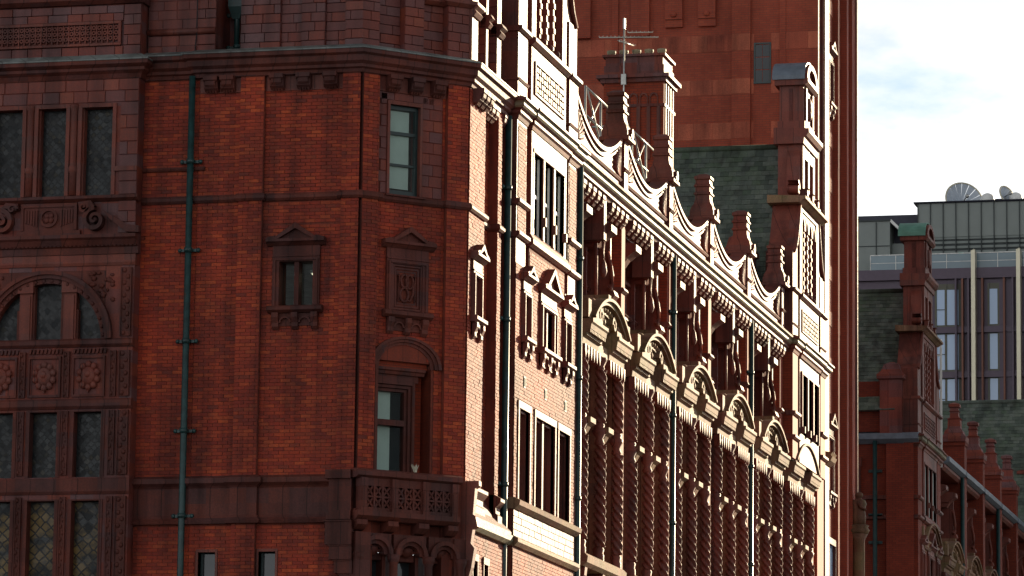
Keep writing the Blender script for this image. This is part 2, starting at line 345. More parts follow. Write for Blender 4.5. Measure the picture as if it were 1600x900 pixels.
UB = MB()                                 # unit block, front edges chamfered a little
UB.add([(0, 0, 0), (1, 0, 0), (1, 0, 1), (0, 0, 1), (0, .75, 0), (1, .75, 0), (1, .75, 1), (0, .75, 1), (.02, 1, .035), (.98, 1, .035), (.98, 1, .965), (.02, 1, .965)],
       [(0, 1, 5, 4), (1, 2, 6, 5), (2, 3, 7, 6), (3, 0, 4, 7), (4, 5, 9, 8), (5, 6, 10, 9), (6, 7, 11, 10), (7, 4, 8, 11), (8, 9, 10, 11)])
UME = {}
def unit(mat):
    if mat not in UME: UME[mat] = UB.mesh('unit_block_' + mat)
    return UME[mat]
def block(x0, x1, d0, d1, z0, z1, mat, parent, fr, name='block', sub=False):
    o = link(name, unit(mat), mat, parent, fr, sub=sub, loc=(x0, d0, z0)); o.scale = (x1 - x0, d1 - d0, z1 - z0); return o
def ashlar(fr, x0, x1, d, z0, z1, bw, bh, parent, mat='block', holes=(), name='block', sub=False, t=0.02):
    rows = max(1, round((z1 - z0) / bh)); h = (z1 - z0) / rows
    for r in range(rows):
        za = z0 + r * h; x = x0 - (bw * 0.5 if r % 2 else 0) * random.uniform(.8, 1)
        while x < x1 - 0.02:
            wd = bw * random.uniform(0.7, 1.3); a = max(x, x0); b = min(x + wd, x1)
            if x1 - b < bw * 0.35: b = x1
            x = max(x + wd, b)
            zc = za + h / 2
            segs = [(a, b)]
            for hx0, hx1, hz0, hz1 in holes:
                if hz0 < zc < hz1:
                    ns = []
                    for p, q in segs:
                        if hx1 <= p or hx0 >= q: ns.append((p, q))
                        else:
                            if hx0 > p: ns.append((p, hx0))
                            if hx1 < q: ns.append((hx1, q))
                    segs = ns
            for p, q in segs:
                if q - p > 0.04: block(p + .003, q - .003, d - 0.06, d + t + random.uniform(-.004, .006), za + .003, za + h - .003, mat, parent, fr, name, sub)
BRICKS = [0]
def bricks(fr, x0, x1, d, z0, z1, parent, holes=(), single=0, mat='brick'):
    """courses of real bricks on a wall face: the largest in view as objects, the rest joined"""
    mb = MB(); bw, bh, j = 0.225, 0.075, 0.010
    rows = int((z1 - z0) / bh); cnt = 0
    for r in range(rows):
        za = z0 + r * bh; zc = za + bh / 2; x = x0 - (0.1125 if r % 2 else 0)
        k = 0
        while x < x1 - 0.01:
            a, b = max(x, x0), min(x + bw, x1); x += bw; k += 1
            segs = [(a, b)]
            for hx0, hx1, hz0, hz1 in holes:
                if hz0 < zc < hz1:
                    ns = []
                    for p, q in segs:
                        if hx1 <= p or hx0 >= q: ns.append((p, q))
                        else:
                            if hx0 > p: ns.append((p, hx0))
                            if hx1 < q: ns.append((hx1, q))
                    segs = ns
            for p, q in segs:
                if q - p < 0.02: continue
                t = 0.012 + random.uniform(-.004, .004)
                if cnt < single:
                    block(p, q - j, d - .02, d + t, za, za + bh - j, mat, parent, fr, 'brick'); cnt += 1
                else:
                    q2 = q - j; zb = za + bh - j; rv = random.uniform(0.01, .99); dz = random.uniform(-.003, .003)
                    mb.add([(p, d - .005, za), (q2, d - .005, za), (q2, d - .005, zb), (p, d - .005, zb), (p, d + t, za), (q2, d + t + dz, za), (q2, d + t + dz, zb), (p, d + t, zb)],
                           [(0, 1, 5, 4), (1, 2, 6, 5), (2, 3, 7, 6), (3, 0, 4, 7), (4, 5, 6, 7)], rnd=rv)
    if mb.v: P('brickwork', mb, mat, parent, fr, kind='stuff')
    BRICKS[0] += cnt
def wall(name, fr, x0, x1, z0, z1, d, th, mat, parent, holes=(), **kw):
    xs = sorted({x0, x1, *[min(max(v, x0), x1) for h in holes for v in h[:2]]}); zs = sorted({z0, z1, *[min(max(v, z0), z1) for h in holes for v in h[2:]]})
    mb = MB()
    for i in range(len(xs) - 1):
        zst = None
        for k in range(len(zs) - 1):
            xc, zc = (xs[i] + xs[i + 1]) / 2, (zs[k] + zs[k + 1]) / 2
            solid = not any(h[0] < xc < h[1] and h[2] < zc < h[3] for h in holes)
            if solid and zst is None: zst = zs[k]
            if not solid and zst is not None: mb.box(xs[i], xs[i + 1], d - th, d, zst, zs[k]); zst = None
        if zst is not None: mb.box(xs[i], xs[i + 1], d - th, d, zst, zs[-1])
    return P(name, mb, mat, parent, fr, **kw)
def sweep(path, prof, name, mat, parent, z=0.0, **kw):
    """a moulding run along plan points, mitred; profile points (offset outwards, height)"""
    n = len(path); nr = []
    for i in range(n - 1):
        dx, dy = path[i + 1][0] - path[i][0], path[i + 1][1] - path[i][1]; l = math.hypot(dx, dy); nr.append((dy / l, -dx / l))
    vs_ = []; k = len(prof)
    for i in range(n):
        a = nr[max(i - 1, 0)]; b = nr[min(i, n - 2)]; den = 1 + a[0] * b[0] + a[1] * b[1]
        mx_, my_ = ((a[0] + b[0]) / den, (a[1] + b[1]) / den) if den > 0.05 else b
        for d, zz in prof: vs_.append((path[i][0] + mx_ * d, path[i][1] + my_ * d, z + zz))
    fs = [tuple(range(k)), tuple(range((n - 1) * k, n * k))]
    for i in range(n - 1):
        for j in range(k): fs.append((i * k + j, i * k + (j + 1) % k, (i + 1) * k + (j + 1) % k, (i + 1) * k + j))
    mb = MB(); mb.add([(x, -y, zz) for x, y, zz in vs_], fs)
    return P(name, mb, mat, parent, 'W', **kw)
def AB(d): t = math.tan(R(22.5)); return (d * t, -d)
def BC(d): t = math.tan(R(22.5)); return (CX + d, CX - d * t)

# ------------------------------------------------------------------ the setting
g = MB(); g.box(-1500, 1500, -2600, 1500, -0.3, 0.0); P('ground', g, 'asphalt', kind='structure')
g = MB(); g.box(2.6, 6.2, -66, 12, 0.004, 0.13); P('pavement', g, 'paving', kind='structure')
g = MB(); g.box(-60, 2.6, 0.9, 4.0, 0.004, 0.13); P('pavement_side', g, 'paving', kind='structure')
g = MB(); g.box(22, 26, -170, 40, 0.004, 0.13); P('pavement_opposite', g, 'paving', kind='structure')

# ================================================================== the corner building
BLD = thing('corner_building', 'ornate red brick and terracotta corner building with sunlit street front and shaded chamfered corner', 'building')
CT = 20.1                                              # underside of the main cornice
# --- shaded side front A
A_PAN = [(-1.68, -.93, 15.18, 16.2)]
small_w = [(-3.3, -2.93, 8.9, 10.1), (-2.0, -1.64, 8.9, 10.1)]
wall('wall', 'A', -4.75, -3.5, 0, 20.3, -0.02, .45, 'mortar', BLD)
wall('wall', 'A', -3.5, -2.58, 0, 20.3, 0.0, .47, 'mortar', BLD, holes=[(-3.3, -2.93, 8.9, 10.1)])
wall('wall', 'A', -2.58, -2.06, 0, 20.3, 0.1, .57, 'mortar', BLD)
wall('wall', 'A', -2.06, -.36, 0, 20.3, 0.0, .47, 'mortar', BLD, holes=A_PAN + [(-2.0, -1.64, 8.9, 10.1)])
wall('wall', 'A', -.36, 0.0, 0, 20.3, 0.1, .57, 'mortar', BLD)
bricks('A', -4.75, -3.5, -0.02, 11.66, 20.12, BLD)
bricks('A', -4.75, -3.5, -0.02, 9.0, 10.7, BLD)
bricks('A', -3.5, -2.58, 0.0, 11.66, 20.1, BLD)
bricks('A', -3.5, -2.58, 0.0, 9.0, 10.7, BLD, holes=[(-3.36, -2.87, 8.9, 10.16)])
bricks('A', -2.58, -2.06, 0.1, 11.66, 20.1, BLD)
bricks('A', -2.58, -2.06, 0.1, 9.0, 10.7, BLD)
bricks('A', -2.06, -.36, 0.0, 16.95, 17.45, BLD)
bricks('A', -2.06, -.36, 0.0, 17.55, 20.1, BLD, single=300)
bricks('A', -2.06, -.36, 0.0, 11.66, 16.95, BLD, holes=[(-1.82, -.8, 15.1, 16.6)])
bricks('A', -2.06, -.36, 0.0, 9.0, 10.7, BLD, holes=[(-2.06, -1.58, 8.9, 10.16)])
bricks('A', -.36, 0.03, 0.1, 11.66, 20.1, BLD)
bricks('A', -.36, 0.03, 0.1, 9.0, 10.7, BLD)
for (x0, x1, z0, z1), dd in zip(small_w, (0.0, 0.0)):
    f = MB(); f.box(x0 - .05, x0, -.3, dd + .03, z0, z1 + .06).box(x1, x1 + .05, -.3, dd + .03, z0, z1 + .06).box(x0, x1, -.3, dd + .028, z1, z1 + .06)
    wn = P('window', f, 'terra', BLD, 'A')
    P('pane', MB().box(x0, x1, -.22, -.2, z0, z1), 'glass', wn, sub=True)
    P('glazing_bar', MB().box(x0, x0 + .05, -.2, -.17, z0, z1).box(x1 - .05, x1, -.2, -.17, z0, z1).box(x0 + .05, x1 - .05, -.2, -.17, 9.5, 9.55), 'sash', wn, sub=True)
    P('reveal', MB().box(x0, x1, -.45, -.4, z0, z1), 'black', wn, sub=True)
# chamfer B
B_H = [(.63, 1.48, 17.6, 19.5), (.5, 1.8, 11.6, 14.1)]
wall('wall', 'B', .4, 2.05, 0, 20.3, 0.0, .47, 'mortar', BLD, holes=B_H + [(.3, 2.15, 8.9, 10.3)])
wall('wall', 'B', 0, .4, 0, 20.3, 0.1, .57, 'mortar', BLD)
wall('wall', 'B', 2.05, 2.546, 0, 20.3, 0.1, .57, 'mortar', BLD)
bricks('B', 0.02, .4, 0.1, 11.66, 20.1, BLD)
bricks('B', 2.05, 2.56, 0.1, 11.66, 20.1, BLD)
bricks('B', .4, 2.05, 0.0, 17.55, 20.1, BLD, holes=[(.42, 1.98, 17.4, 19.8)])
bricks('B', .4, 2.05, 0.0, 11.66, 17.45, BLD, holes=[(.66, 1.66, 15.1, 16.6), (.45, 1.85, 11, 14.15), (.62, 1.68, 14, 14.4)])
# corner infill where the two proud pilasters meet
g = MB()
for ang in ('AB', 'BC'):
    pass
# C: from the corner to the gable pavilion
wall('wall', 'C', CX, 3.1, 0, 20.3, 0.1, .57, 'mortar', BLD, holes=[(2.2, 2.58, 8.9, 10.05)])
wall('wall', 'C', 3.1, 4.28, 0, 20.3, -.12, .35, 'mortar', BLD, holes=[(3.15, 3.5, 8.9, 10.1)])
wall('wall', 'C', 4.28, 4.6, 0, 20.3, 0.1, .57, 'mortar', BLD)
wall('wall', 'C', 4.6, 5.25, 0, 20.3, -.12, .35, 'mortar', BLD)
bricks('C', CX - .04, 3.1, 0.1, 11.66, 20.1, BLD, holes=[(2.02, 2.88, 15.15, 16.55)])
bricks('C', 3.1, 4.28, -.12, 11.5, 20.1, BLD)
bricks('C', 4.28, 4.6, 0.1, 11.66, 20.1, BLD)
bricks('C', 4.6, 5.25, -.12, 11.4, 20.1, BLD)
wall('wall', 'C', CX + .05, 5.0, 0, 10.72, .16, .05, 'mortar', BLD, holes=[(2.2, 2.58, 8.9, 10.05), (3.15, 3.5, 8.9, 10.1)])
bricks('C', CX + .05, 5.0, .16, 9.0, 10.7, BLD, holes=[(2.16, 2.62, 8.9, 10.12), (3.1, 3.55, 8.9, 10.18)])
for x0, x1 in ((2.2, 2.58), (3.15, 3.5)):
    f = MB(); f.box(x0 - .05, x0, -.05, .2, 8.9, 10.1).box(x1, x1 + .05, -.05, .2, 8.9, 10.1).box(x0 - .07, x1 + .07, -.05, .21, 10.1, 10.25)
    wn = P('window', f, 'terra', BLD, 'C'); P('pane', MB().box(x0, x1, 0, .02, 8.9, 10.1), 'glass', wn, sub=True)

# --- strings, band, cornice running round the corner
def corner_path(s0, dA, dP, s1, steps=True):
    p = [W('A', s0, dA)]
    if steps: p += [W('A', -3.5, dA), W('A', -3.5, dP)]
    return p + [AB(dP), BC(dP), W('C', s1, dP)]
sp = [W('A', -4.75, 0), W('A', -3.5, 0), W('A', -3.5, .02), W('A', -2.58, .02), W('A', -2.58, .12), W('A', -2.06, .12), W('A', -2.06, .02), W('A', -.36, .02), W('A', -.36, .12), AB(.12),
      W('B', .4, .12), W('B', .4, .02), W('B', 2.05, .02), W('B', 2.05, .12), BC(.12), W('C', 3.1, .12), W('C', 3.1, -.1), W('C', 4.28, -.1), W('C', 4.28, .12), W('C', 4.6, .12), W('C', 4.6, -.1), W('C', 5.24, -.1)]
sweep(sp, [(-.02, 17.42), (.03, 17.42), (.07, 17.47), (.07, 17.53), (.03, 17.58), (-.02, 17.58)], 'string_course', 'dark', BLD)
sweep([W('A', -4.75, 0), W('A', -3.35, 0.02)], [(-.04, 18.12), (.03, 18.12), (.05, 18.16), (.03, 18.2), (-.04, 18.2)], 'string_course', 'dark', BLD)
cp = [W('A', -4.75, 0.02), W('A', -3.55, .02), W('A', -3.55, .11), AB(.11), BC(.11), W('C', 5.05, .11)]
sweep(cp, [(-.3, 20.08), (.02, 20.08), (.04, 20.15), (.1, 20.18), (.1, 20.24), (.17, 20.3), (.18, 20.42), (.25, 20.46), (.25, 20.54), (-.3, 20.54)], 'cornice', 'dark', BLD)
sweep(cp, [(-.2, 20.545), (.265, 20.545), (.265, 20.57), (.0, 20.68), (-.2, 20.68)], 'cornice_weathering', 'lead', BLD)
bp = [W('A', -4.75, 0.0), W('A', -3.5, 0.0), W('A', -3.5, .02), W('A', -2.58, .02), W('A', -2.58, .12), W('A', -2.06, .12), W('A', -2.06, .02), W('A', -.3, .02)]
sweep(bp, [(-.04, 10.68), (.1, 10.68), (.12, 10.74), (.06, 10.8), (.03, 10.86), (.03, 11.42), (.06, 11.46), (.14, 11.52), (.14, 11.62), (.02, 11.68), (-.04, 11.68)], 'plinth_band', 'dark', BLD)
# corbels under the cornice
cb = MB(); cb.prof(-.15, .15, [(-.06, 20.09), (.26, 20.09), (.26, 20.0), (.2, 19.96), (.17, 19.84), (.08, 19.78), (-.06, 19.78)])
cb.prof(-.11, .11, [(.2, 19.965), (.245, 19.98), (.23, 19.9), (.19, 19.86)])
for q in (-.09, -.03, .03, .09): cb.prof(q - .018, q + .018, [(.07, 19.79), (.13, 19.8), (.09, 19.74)])
cbm = cb.mesh('corbel')
for x in (-3.22, -2.86): link('corbel', cbm, 'dark', BLD, 'A', loc=(x, 0, 0))
for x in (-1.78, -1.2, -.62): link('corbel', cbm, 'dark', BLD, 'A', loc=(x, 0, 0))
for x in (.72, 1.26, 1.8): link('corbel', cbm, 'dark', BLD, 'B', loc=(x, 0, 0))
for x in (2.1, 2.45, 2.8): link('corbel', cbm, 'terra', BLD, 'C', loc=(x, .1, 0))
cbc = cb.mesh('corbel_pale')
for x in (3.3, 3.65, 4.0, 4.75, 5.05): link('corbel', cbc, 'terra', BLD, 'C', loc=(x, -.08, 0))
for fr, x0, x1 in (('A', -2.06, -.36), ('B', .4, 2.05), ('A', -3.5, -2.58)): P('corbel_panel', MB().box(x0 + .005, x1 - .005, .014, .03, 19.76, 20.1), 'terra', BLD, fr)

# --- pedimented windows
def aedicule(fr, xc, zs, w, h, d, parent, mat='terra', lights=2, kind='window', pane='glass', bk=3, deep=.3):
    """zs = sill top, w = outer width, h = opening height"""
    hw = w / 2; ho = hw * .715; zt = zs + h
    f = MB(); f.box(xc - hw, xc - ho, d - deep, d + .07, zs, zt + .09).box(xc + ho, xc + hw, d - deep, d + .07, zs, zt + .09).box(xc - ho, xc + ho, d - deep, d + .069, zt, zt + .09)
    f.box(xc - hw + .035, xc - hw + .075, d + .07, d + .1, zs, zt + .055).box(xc + hw - .075, xc + hw - .035, d + .07, d + .1, zs, zt + .055).box(xc - hw + .075, xc + hw - .075, d + .07, d + .1, zt + .02, zt + .055)
    f.box(xc - hw - .0, xc + hw + .0, d - .02, d + .06, zt + .091, zt + .33)
    f.prof(xc - hw, xc + hw, [(d, zt + .1), (d + .085, zt + .1), (d + .085, zt + .13), (d, zt + .13)])
    o = P(kind, f, mat, parent, fr)
    hm = MB(); hz = zt + .331; he = hw + .12
    hm.prof(xc - he, xc + he, [(d - .02, hz), (d + .08, hz), (d + .16, hz + .06), (d + .2, hz + .075), (d + .2, hz + .13), (d - .02, hz + .13)])
    a = hw * .86; ap = hz + .13 + w * .33
    hm.prism([(xc - a, hz + .131), (xc + a, hz + .131), (xc, ap - .06)], d - .02, d + .1)
    for sg in (-1, 1):
        hm.prism([(xc + sg * a * 1.12, hz + .131), (xc + sg * a * .86, hz + .131), (xc, ap - .12), (xc, ap)], d - .02, d + .2)
        hm.prism([(xc + sg * he * .99, hz + .131), (xc + sg * a * 1.0, hz + .131), (xc + sg * a * 1.0, hz + .2), (xc + sg * he * .99, hz + .16)], d - .02, d + .19)
    P('pediment', hm, mat, o, sub=True)
    s = MB(); s.prof(xc - hw - .08, xc + hw + .08, [(d - .1, zs - .001), (d + .12, zs - .001), (d + .18, zs - .03), (d + .18, zs - .1), (d + .1, zs - .15), (d - .1, zs - .15)])
    P('sill', s, mat, o, sub=True)
    br = MB(); br.box(xc - hw + .02, xc + hw - .02, d - .02, d + .04, zs - .42, zs - .151)
    xs = [xc - hw + .09 + (w - .18) * i / (bk - 1) for i in range(bk)]
    for x in xs: br.prof(x - .07, x + .07, [(d - .02, zs - .151), (d + .15, zs - .151), (d + .15, zs - .25), (d + .1, zs - .36), (d + .1, zs - .44), (d + .05, zs - .5), (d - .02, zs - .5)])
    for i in range(bk - 1):
        c_ = (xs[i] + xs[i + 1]) / 2; rr = (xs[1] - xs[0]) / 2 - .075
        br.arch(c_, zs - .36, rr * .72, rr, 0, 180, d + .02, d + .1, 8)
    P('bracket', br, mat, o, sub=True)
    if pane:
        for i in range(lights):
            pw = (2 * ho) / lights; x0 = xc - ho + i * pw
            P('pane', MB().box(x0 + (.05 if i else 0.01), x0 + pw - .01, d - .2, d - .18, zs, zt), pane, o, sub=True)
            if i: P('mullion', MB().box(x0 - .05, x0 + .05, d - .24, d + .02, zs, zt), mat, o, sub=True)
    return o
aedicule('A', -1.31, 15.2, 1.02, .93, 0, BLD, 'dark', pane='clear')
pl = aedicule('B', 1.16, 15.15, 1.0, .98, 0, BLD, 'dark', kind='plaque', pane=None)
q = MB(); q.box(.8, 1.52, -.1, -.02, 15.16, 16.13)
for i, t in enumerate((.0, .06, .12)): 
    a, b, z0, z1 = .81 + t, 1.51 - t, 15.17 + t, 16.12 - t; dd = .05 - .02 * i
    q.box(a, a + .04, -.02, dd, z0, z1).box(b - .04, b, -.02, dd, z0, z1).box(a + .04, b - .04, -.02, dd, z1 - .04, z1).box(a + .04, b - .04, -.02, dd, z0, z0 + .04)
P('panel', q, 'dark', pl, sub=True)
# the date 1891 as an interlaced relief
def oval(cx_, cz_, rx, rz, n=18, a0=0, a1=360): return [(cx_ + rx * math.cos(R(a0 + (a1 - a0) * i / n)), .0, cz_ + rz * math.sin(R(a0 + (a1 - a0) * i / n))) for i in range(n + 1)]
q = MB(); z0 = 15.64; rt = .027; E_ = .03
def rl(pts): q.tube([(1.16 + (px_ - 1.16) * 1.22, E_ + dd_, z0 + (pz_ - z0) * 1.2) for px_, dd_, pz_ in pts], rt, 6)
rl([(1.0, 0, z0 - .24), (1.0, 0, z0 + .24), (.975, 0, z0 + .2)]); rl([(1.32, 0, z0 - .24), (1.32, 0, z0 + .24), (1.295, 0, z0 + .2)])
rl(oval(1.11, z0 + .12, .07, .11)); rl(oval(1.11, z0 - .12, .08, .12)); rl(oval(1.215, z0 + .11, .07, .12))
rl([(1.285, .01, z0 + .1), (1.28, .01, z0 - .1), (1.22, .01, z0 - .23), (1.15, .01, z0 - .2)])
P('date_relief', q, 'dark', pl, sub=True)

# --- B: upper sash window
f = MB()
f.box(.63, .69, -.34, .05, 17.6, 19.5).box(1.42, 1.48, -.34, .05, 17.6, 19.5).box(.63, 1.48, -.34, .049, 19.5, 19.58)
wn = P('window', f, 'terra', BLD, 'B', label='tall sash window with pale blinds in the chamfered corner')
s = MB(); s.box(.69, .75, -.3, -.2, 17.6, 19.5).box(1.36, 1.42, -.3, -.2, 17.6, 19.5).box(.75, 1.36, -.3, -.2, 19.42, 19.5).box(.75, 1.36, -.3, -.2, 17.6, 17.7)
s.box(.75, 1.36, -.28, -.21, 18.88, 18.95).box(.75, 1.36, -.29, -.22, 18.22, 18.27)
P('sash', s, 'sash', wn, sub=True, loc=(0, .13, 0))
for z0, z1 in ((17.7, 18.22), (18.27, 18.88), (18.95, 19.42)): P('pane', MB().box(.75, 1.36, -.255, -.245, z0, z1), 'clear', wn, sub=True, loc=(0, .13, 0))
bl = MB(); bl.box(.76, 1.25, -.285, -.28, 17.75, 19.4); P('blind', bl, 'blind', wn, sub=True, loc=(0, .13, 0))
P('sill', MB().prof(.58, 1.53, [(-.3, 17.58), (.12, 17.58), (.14, 17.54), (-.3, 17.5)]), 'dark', wn, sub=True)
for z in [17.6 + .237 * i for i in range(9)]:
    i = round((z - 17.6) / .237)
    for sx in (0, 1):
        wdt = .22 if (i + sx) % 2 else .14
        if sx == 0: block(.63 - wdt - .006, .624, -.03, .02, z, z + .23, 'block', BLD, 'B')
        else:
            block(1.486, 1.486 + wdt * 1.2, -.03, .02, z, z + .23, 'block', BLD, 'B'); block(1.49 + wdt * 1.2, 1.97, -.03, .018, z, z + .23, 'block', BLD, 'B')
for x0, x1 in ((.42, .8), (.8, 1.25), (1.25, 1.62), (1.62, 1.97)): block(x0 + .003, x1 - .003, -.03, .02, 19.59, 19.75, 'block', BLD, 'B')

# --- B: arched balcony window
h = MB()
h.arch(1.15, 13.98, .7, .78, 0, 180, -.03, .06, 16, .75).arch(1.15, 13.98, .78, .85, 0, 180, -.03, .1, 16, .75).arch(1.15, 13.98, .62, .7, 0, 180, -.03, .02, 16, .75)
ar = P('arch_hood', h, 'dark', BLD, 'B')
t = [(1.15 + .62 * math.cos(R(a)), 13.98 + .465 * math.sin(R(a))) for a in range(0, 181, 12)]
P('tympanum', MB().prism(t, -.2, -.12), 'btex', ar, sub=True)
wf = MB(); wf.box(.45, .52, -.45, .03, 11.6, 13.98).box(.5, 1.8, -.5, -.32, 13.86, 14.0)
wf.prof(.5, 1.7, [(-.4, 13.84), (-.12, 13.84), (-.1, 13.9), (-.06, 13.92), (-.06, 13.98), (-.4, 13.98)])
for i, t_ in enumerate((0, .07, .14)):
    a, b, dd = .53 + t_ * .3, 1.52 - t_, -.18 - .05 * i
    wf.box(a - .02, a + .03, -.45, dd, 11.6, 13.7 - t_).box(b - .06, b, -.45, dd, 11.6, 13.7 - t_).box(a + .03, b - .06, -.45, dd - .002, 13.64 - t_, 13.7 - t_)
wf.box(.5, 1.6, -.45, -.19, 13.7, 13.84).box(.6, 1.3, -.4, -.22, 12.78, 12.9)
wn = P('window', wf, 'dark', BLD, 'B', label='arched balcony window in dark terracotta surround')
P('reveal', MB().box(1.6, 1.84, -.46, -.42, 11.6, 13.98).box(1.8, 1.86, -.42, -.03, 11.6, 13.98), 'btex', wn, sub=True)
P('pane', MB().box(.6, 1.32, -.36, -.35, 11.6, 12.78), 'clear', wn, sub=True); P('pane', MB().box(.6, 1.32, -.36, -.35, 12.9, 13.5), 'clear', wn, sub=True)
P('curtain', MB().box(.62, 1.08, -.46, -.45, 11.6, 13.5), 'blind', wn, sub=True); P('dark_room', MB().box(.5, 1.5, -.55, -.5, 11.6, 13.7), 'black', wn, sub=True)

# --- B: balcony
bal = MB(); bal.prof(-.12, 2.3, [(-.05, 10.72), (.3, 10.72), (.42, 10.8), (.42, 10.9), (-.05, 10.9)])
bo = P('balcony', bal, 'dark', BLD, 'B')
P('rail', MB().prof(-.16, 2.34, [(.0, 11.58), (.36, 11.58), (.46, 11.62), (.46, 11.72), (.38, 11.76), (.0, 11.76)]), 'dark', bo, sub=True)
for x in (.02, .75, 1.48, 2.18):
    P('pier', MB().box(x - .07, x + .07, .2, .42, 10.9, 11.58).box(x - .08, x + .08, .2, .435, 11.4, 11.57).box(x - .05, x + .05, .42, .432, 10.98, 11.36), 'dark', bo, sub=True)
    P('bracket', MB().prof(x - .12, x + .12, [(-.02, 10.72), (.36, 10.72), (.36, 10.62), (.22, 10.52), (-.02, 10.48)]), 'dark', bo, sub=True)
for x0, x1 in ((.09, .68), (.82, 1.41), (1.55, 2.11)):
    lt = MB(); lt.box(x0, x1, .26, .36, 10.9, 10.98).box(x0, x1, .26, .36, 11.42, 11.58)
    n_ = 3; cw = (x1 - x0) / n_
    for i in range(n_ + 1):
        xx = x0 + i * cw; lt.box(max(xx - .02, x0), min(xx + .02, x1), .28, .37, 10.98, 11.42)
    lt.box(x0 + .02, x1 - .02, .29, .365, 11.18, 11.22)
    for i in range(n_):
        for z in (10.98, 11.22):
            a, b = x0 + i * cw + .02, x0 + (i + 1) * cw - .02; hh = .2
            for p_, q_ in (((a, z), (b, z + hh)), ((b, z), (a, z + hh))):
                dx, dz = q_[0] - p_[0], q_[1] - p_[1]; l = math.hypot(dx, dz); nx, nz_ = -dz / l * .02, dx / l * .02
                lt.prism([(p_[0] - nx, p_[1] - nz_), (q_[0] - nx, q_[1] - nz_), (q_[0] + nx, q_[1] + nz_), (p_[0] + nx, p_[1] + nz_)], .3, .35)
            lt.lathe((a + b) / 2, .34, [(.001, z + hh / 2 - .04), (.045, z + hh / 2), (.001, z + hh / 2 + .04)], 8)
    P('lattice_panel', lt, 'dark', bo, sub=True)
P('balcony_floor', MB().box(-.1, 2.26, -.05, .25, 10.905, 10.95), 'dark', bo, sub=True)
# below the balcony: three little arches on corbelled colonnettes
un = MB(); un.box(-.1, .25, -.1, .3, 0, 10.47).box(2.3, 2.55, -.1, .2, 0, 10.47)
for x in (.02, .85, 1.68, 2.45): un.lathe(x, .2, [(.11, 8.5), (.09, 8.6), (.09, 9.85), (.13, 9.95), (.14, 10.05)], 10)
for x0, x1 in ((.02, .85), (.85, 1.68), (1.68, 2.45)):
    c_ = (x0 + x1) / 2; r_ = (x1 - x0) / 2
    un.arch(c_, 10.05, r_ - .12, r_ - .03, 0, 180, .0, .26, 12).arch(c_, 10.05, r_ - .2, r_ - .12, 0, 180, -.05, .18, 12)
    for i in range(9):
        a = R(180 * i / 8); a2 = R(180 * min(i + 1, 8) / 8)
        un.prism([(c_ + (r_ - .03) * math.cos(a), 10.05 + (r_ - .03) * math.sin(a)), (c_ + (r_ - .03) * math.cos(a2), 10.05 + (r_ - .03) * math.sin(a2)), (c_ + (r_ - .03) * math.cos(a2), 10.48), (c_ + (r_ - .03) * math.cos(a), 10.48)], -.1, .16) if i < 8 else None
    un.lathe(c_, -.02, [(.02, 10.02), (.1, 10.06), (.16, 10.18), (.1, 10.26)], 9)
    for a in (20, 50, 90, 130, 160): un.tube([(c_, .0, 10.08), (c_ + .22 * math.cos(R(a)), .05, 10.08 + .22 * math.sin(R(a)))], .03, 5, .04)
P('arcade', un, 'dark', BLD, 'B')
for x0, x1 in ((.15, .72), (.98, 1.5), (1.82, 2.36)):
    wn = P('window', MB().box(x0 - .06, x0 + .02, -.35, .0, 8.5, 10.1).box(x1 - .02, x1 + .06, -.35, .0, 8.5, 10.1).box(x0 + .02, x1 - .02, -.35, -.05, 9.95, 10.1), 'dark', BLD, 'B')
    P('pane', MB().box(x0, x1, -.26, -.25, 8.5, 10.1), 'glass', wn, sub=True); P('dark_room', MB().box(x0, x1, -.45, -.4, 8.5, 10.1), 'black', wn, sub=True)
cv = MB()
for i, (z0, z1, e) in enumerate(((8.6, 9.3, .0), (9.3, 9.62, .1), (9.62, 9.9, .2), (9.9, 10.2, .3), (10.2, 10.7, .38))): cv.box(-.12 - e, .06, -.02, .12 + e * .6, z0, z1 - .03).box(-.15 - e, .06, -.02, .14 + e * .62, z1 - .03, z1)
P('corbelled_base', cv, 'dark', BLD, 'A')
cv = MB(); cv.box(-.5, .02, -.02, .3, 10.72, 10.9).box(-.46, .02, -.02, .25, 10.9, 11.56).box(-.52, .02, -.02, .33, 11.56, 11.74)
P('band_block', cv, 'dark', BLD, 'A')
# lit stepped end of the balcony on the street front
cv = MB()
cv.prof(CX - .1, CX + .12, [(0, 11.7), (.42, 11.7), (.42, 11.6), (.34, 11.55), (.3, 11.0), (.36, 10.95), (.4, 10.75), (.3, 10.7), (.26, 10.4), (.34, 10.3), (.28, 9.9), (.2, 9.6), (.26, 9.5), (.2, 8.6), (0, 8.6)])
P('balcony_end', cv, 'terra', BLD, 'C')

# --- C: bases of the corner pilasters and the sloped weathering below them
sl = MB(); sl.prof(CX, 5.1, [(-.1, 10.9), (.3, 10.9), (.3, 10.98), (.12, 11.2), (-.1, 11.6)]); P('weathering', sl, 'terra', BLD, 'C')
sl = MB(); sl.prof(CX + .1, 5.1, [(.1, 10.7), (.26, 10.7), (.34, 10.78), (.34, 10.9), (.1, 10.9)]); P('string_course', sl, 'moss', BLD, 'C')
for x0, x1 in ((CX, 3.1), (4.28, 4.6)):
    P('pilaster_base', MB().prof(x0 - .0, x1 + .05, [(.0, 11.05), (.2, 11.05), (.2, 11.25), (.15, 11.3), (.15, 11.42), (.22, 11.5), (.26, 11.55), (.26, 11.62), (.12, 11.7), (.0, 11.7)]), 'terra', BLD, 'C')
for x in (2.4,): aedicule('C', x, 15.25, .74, .85, .1, BLD, 'terra', lights=1, bk=2)
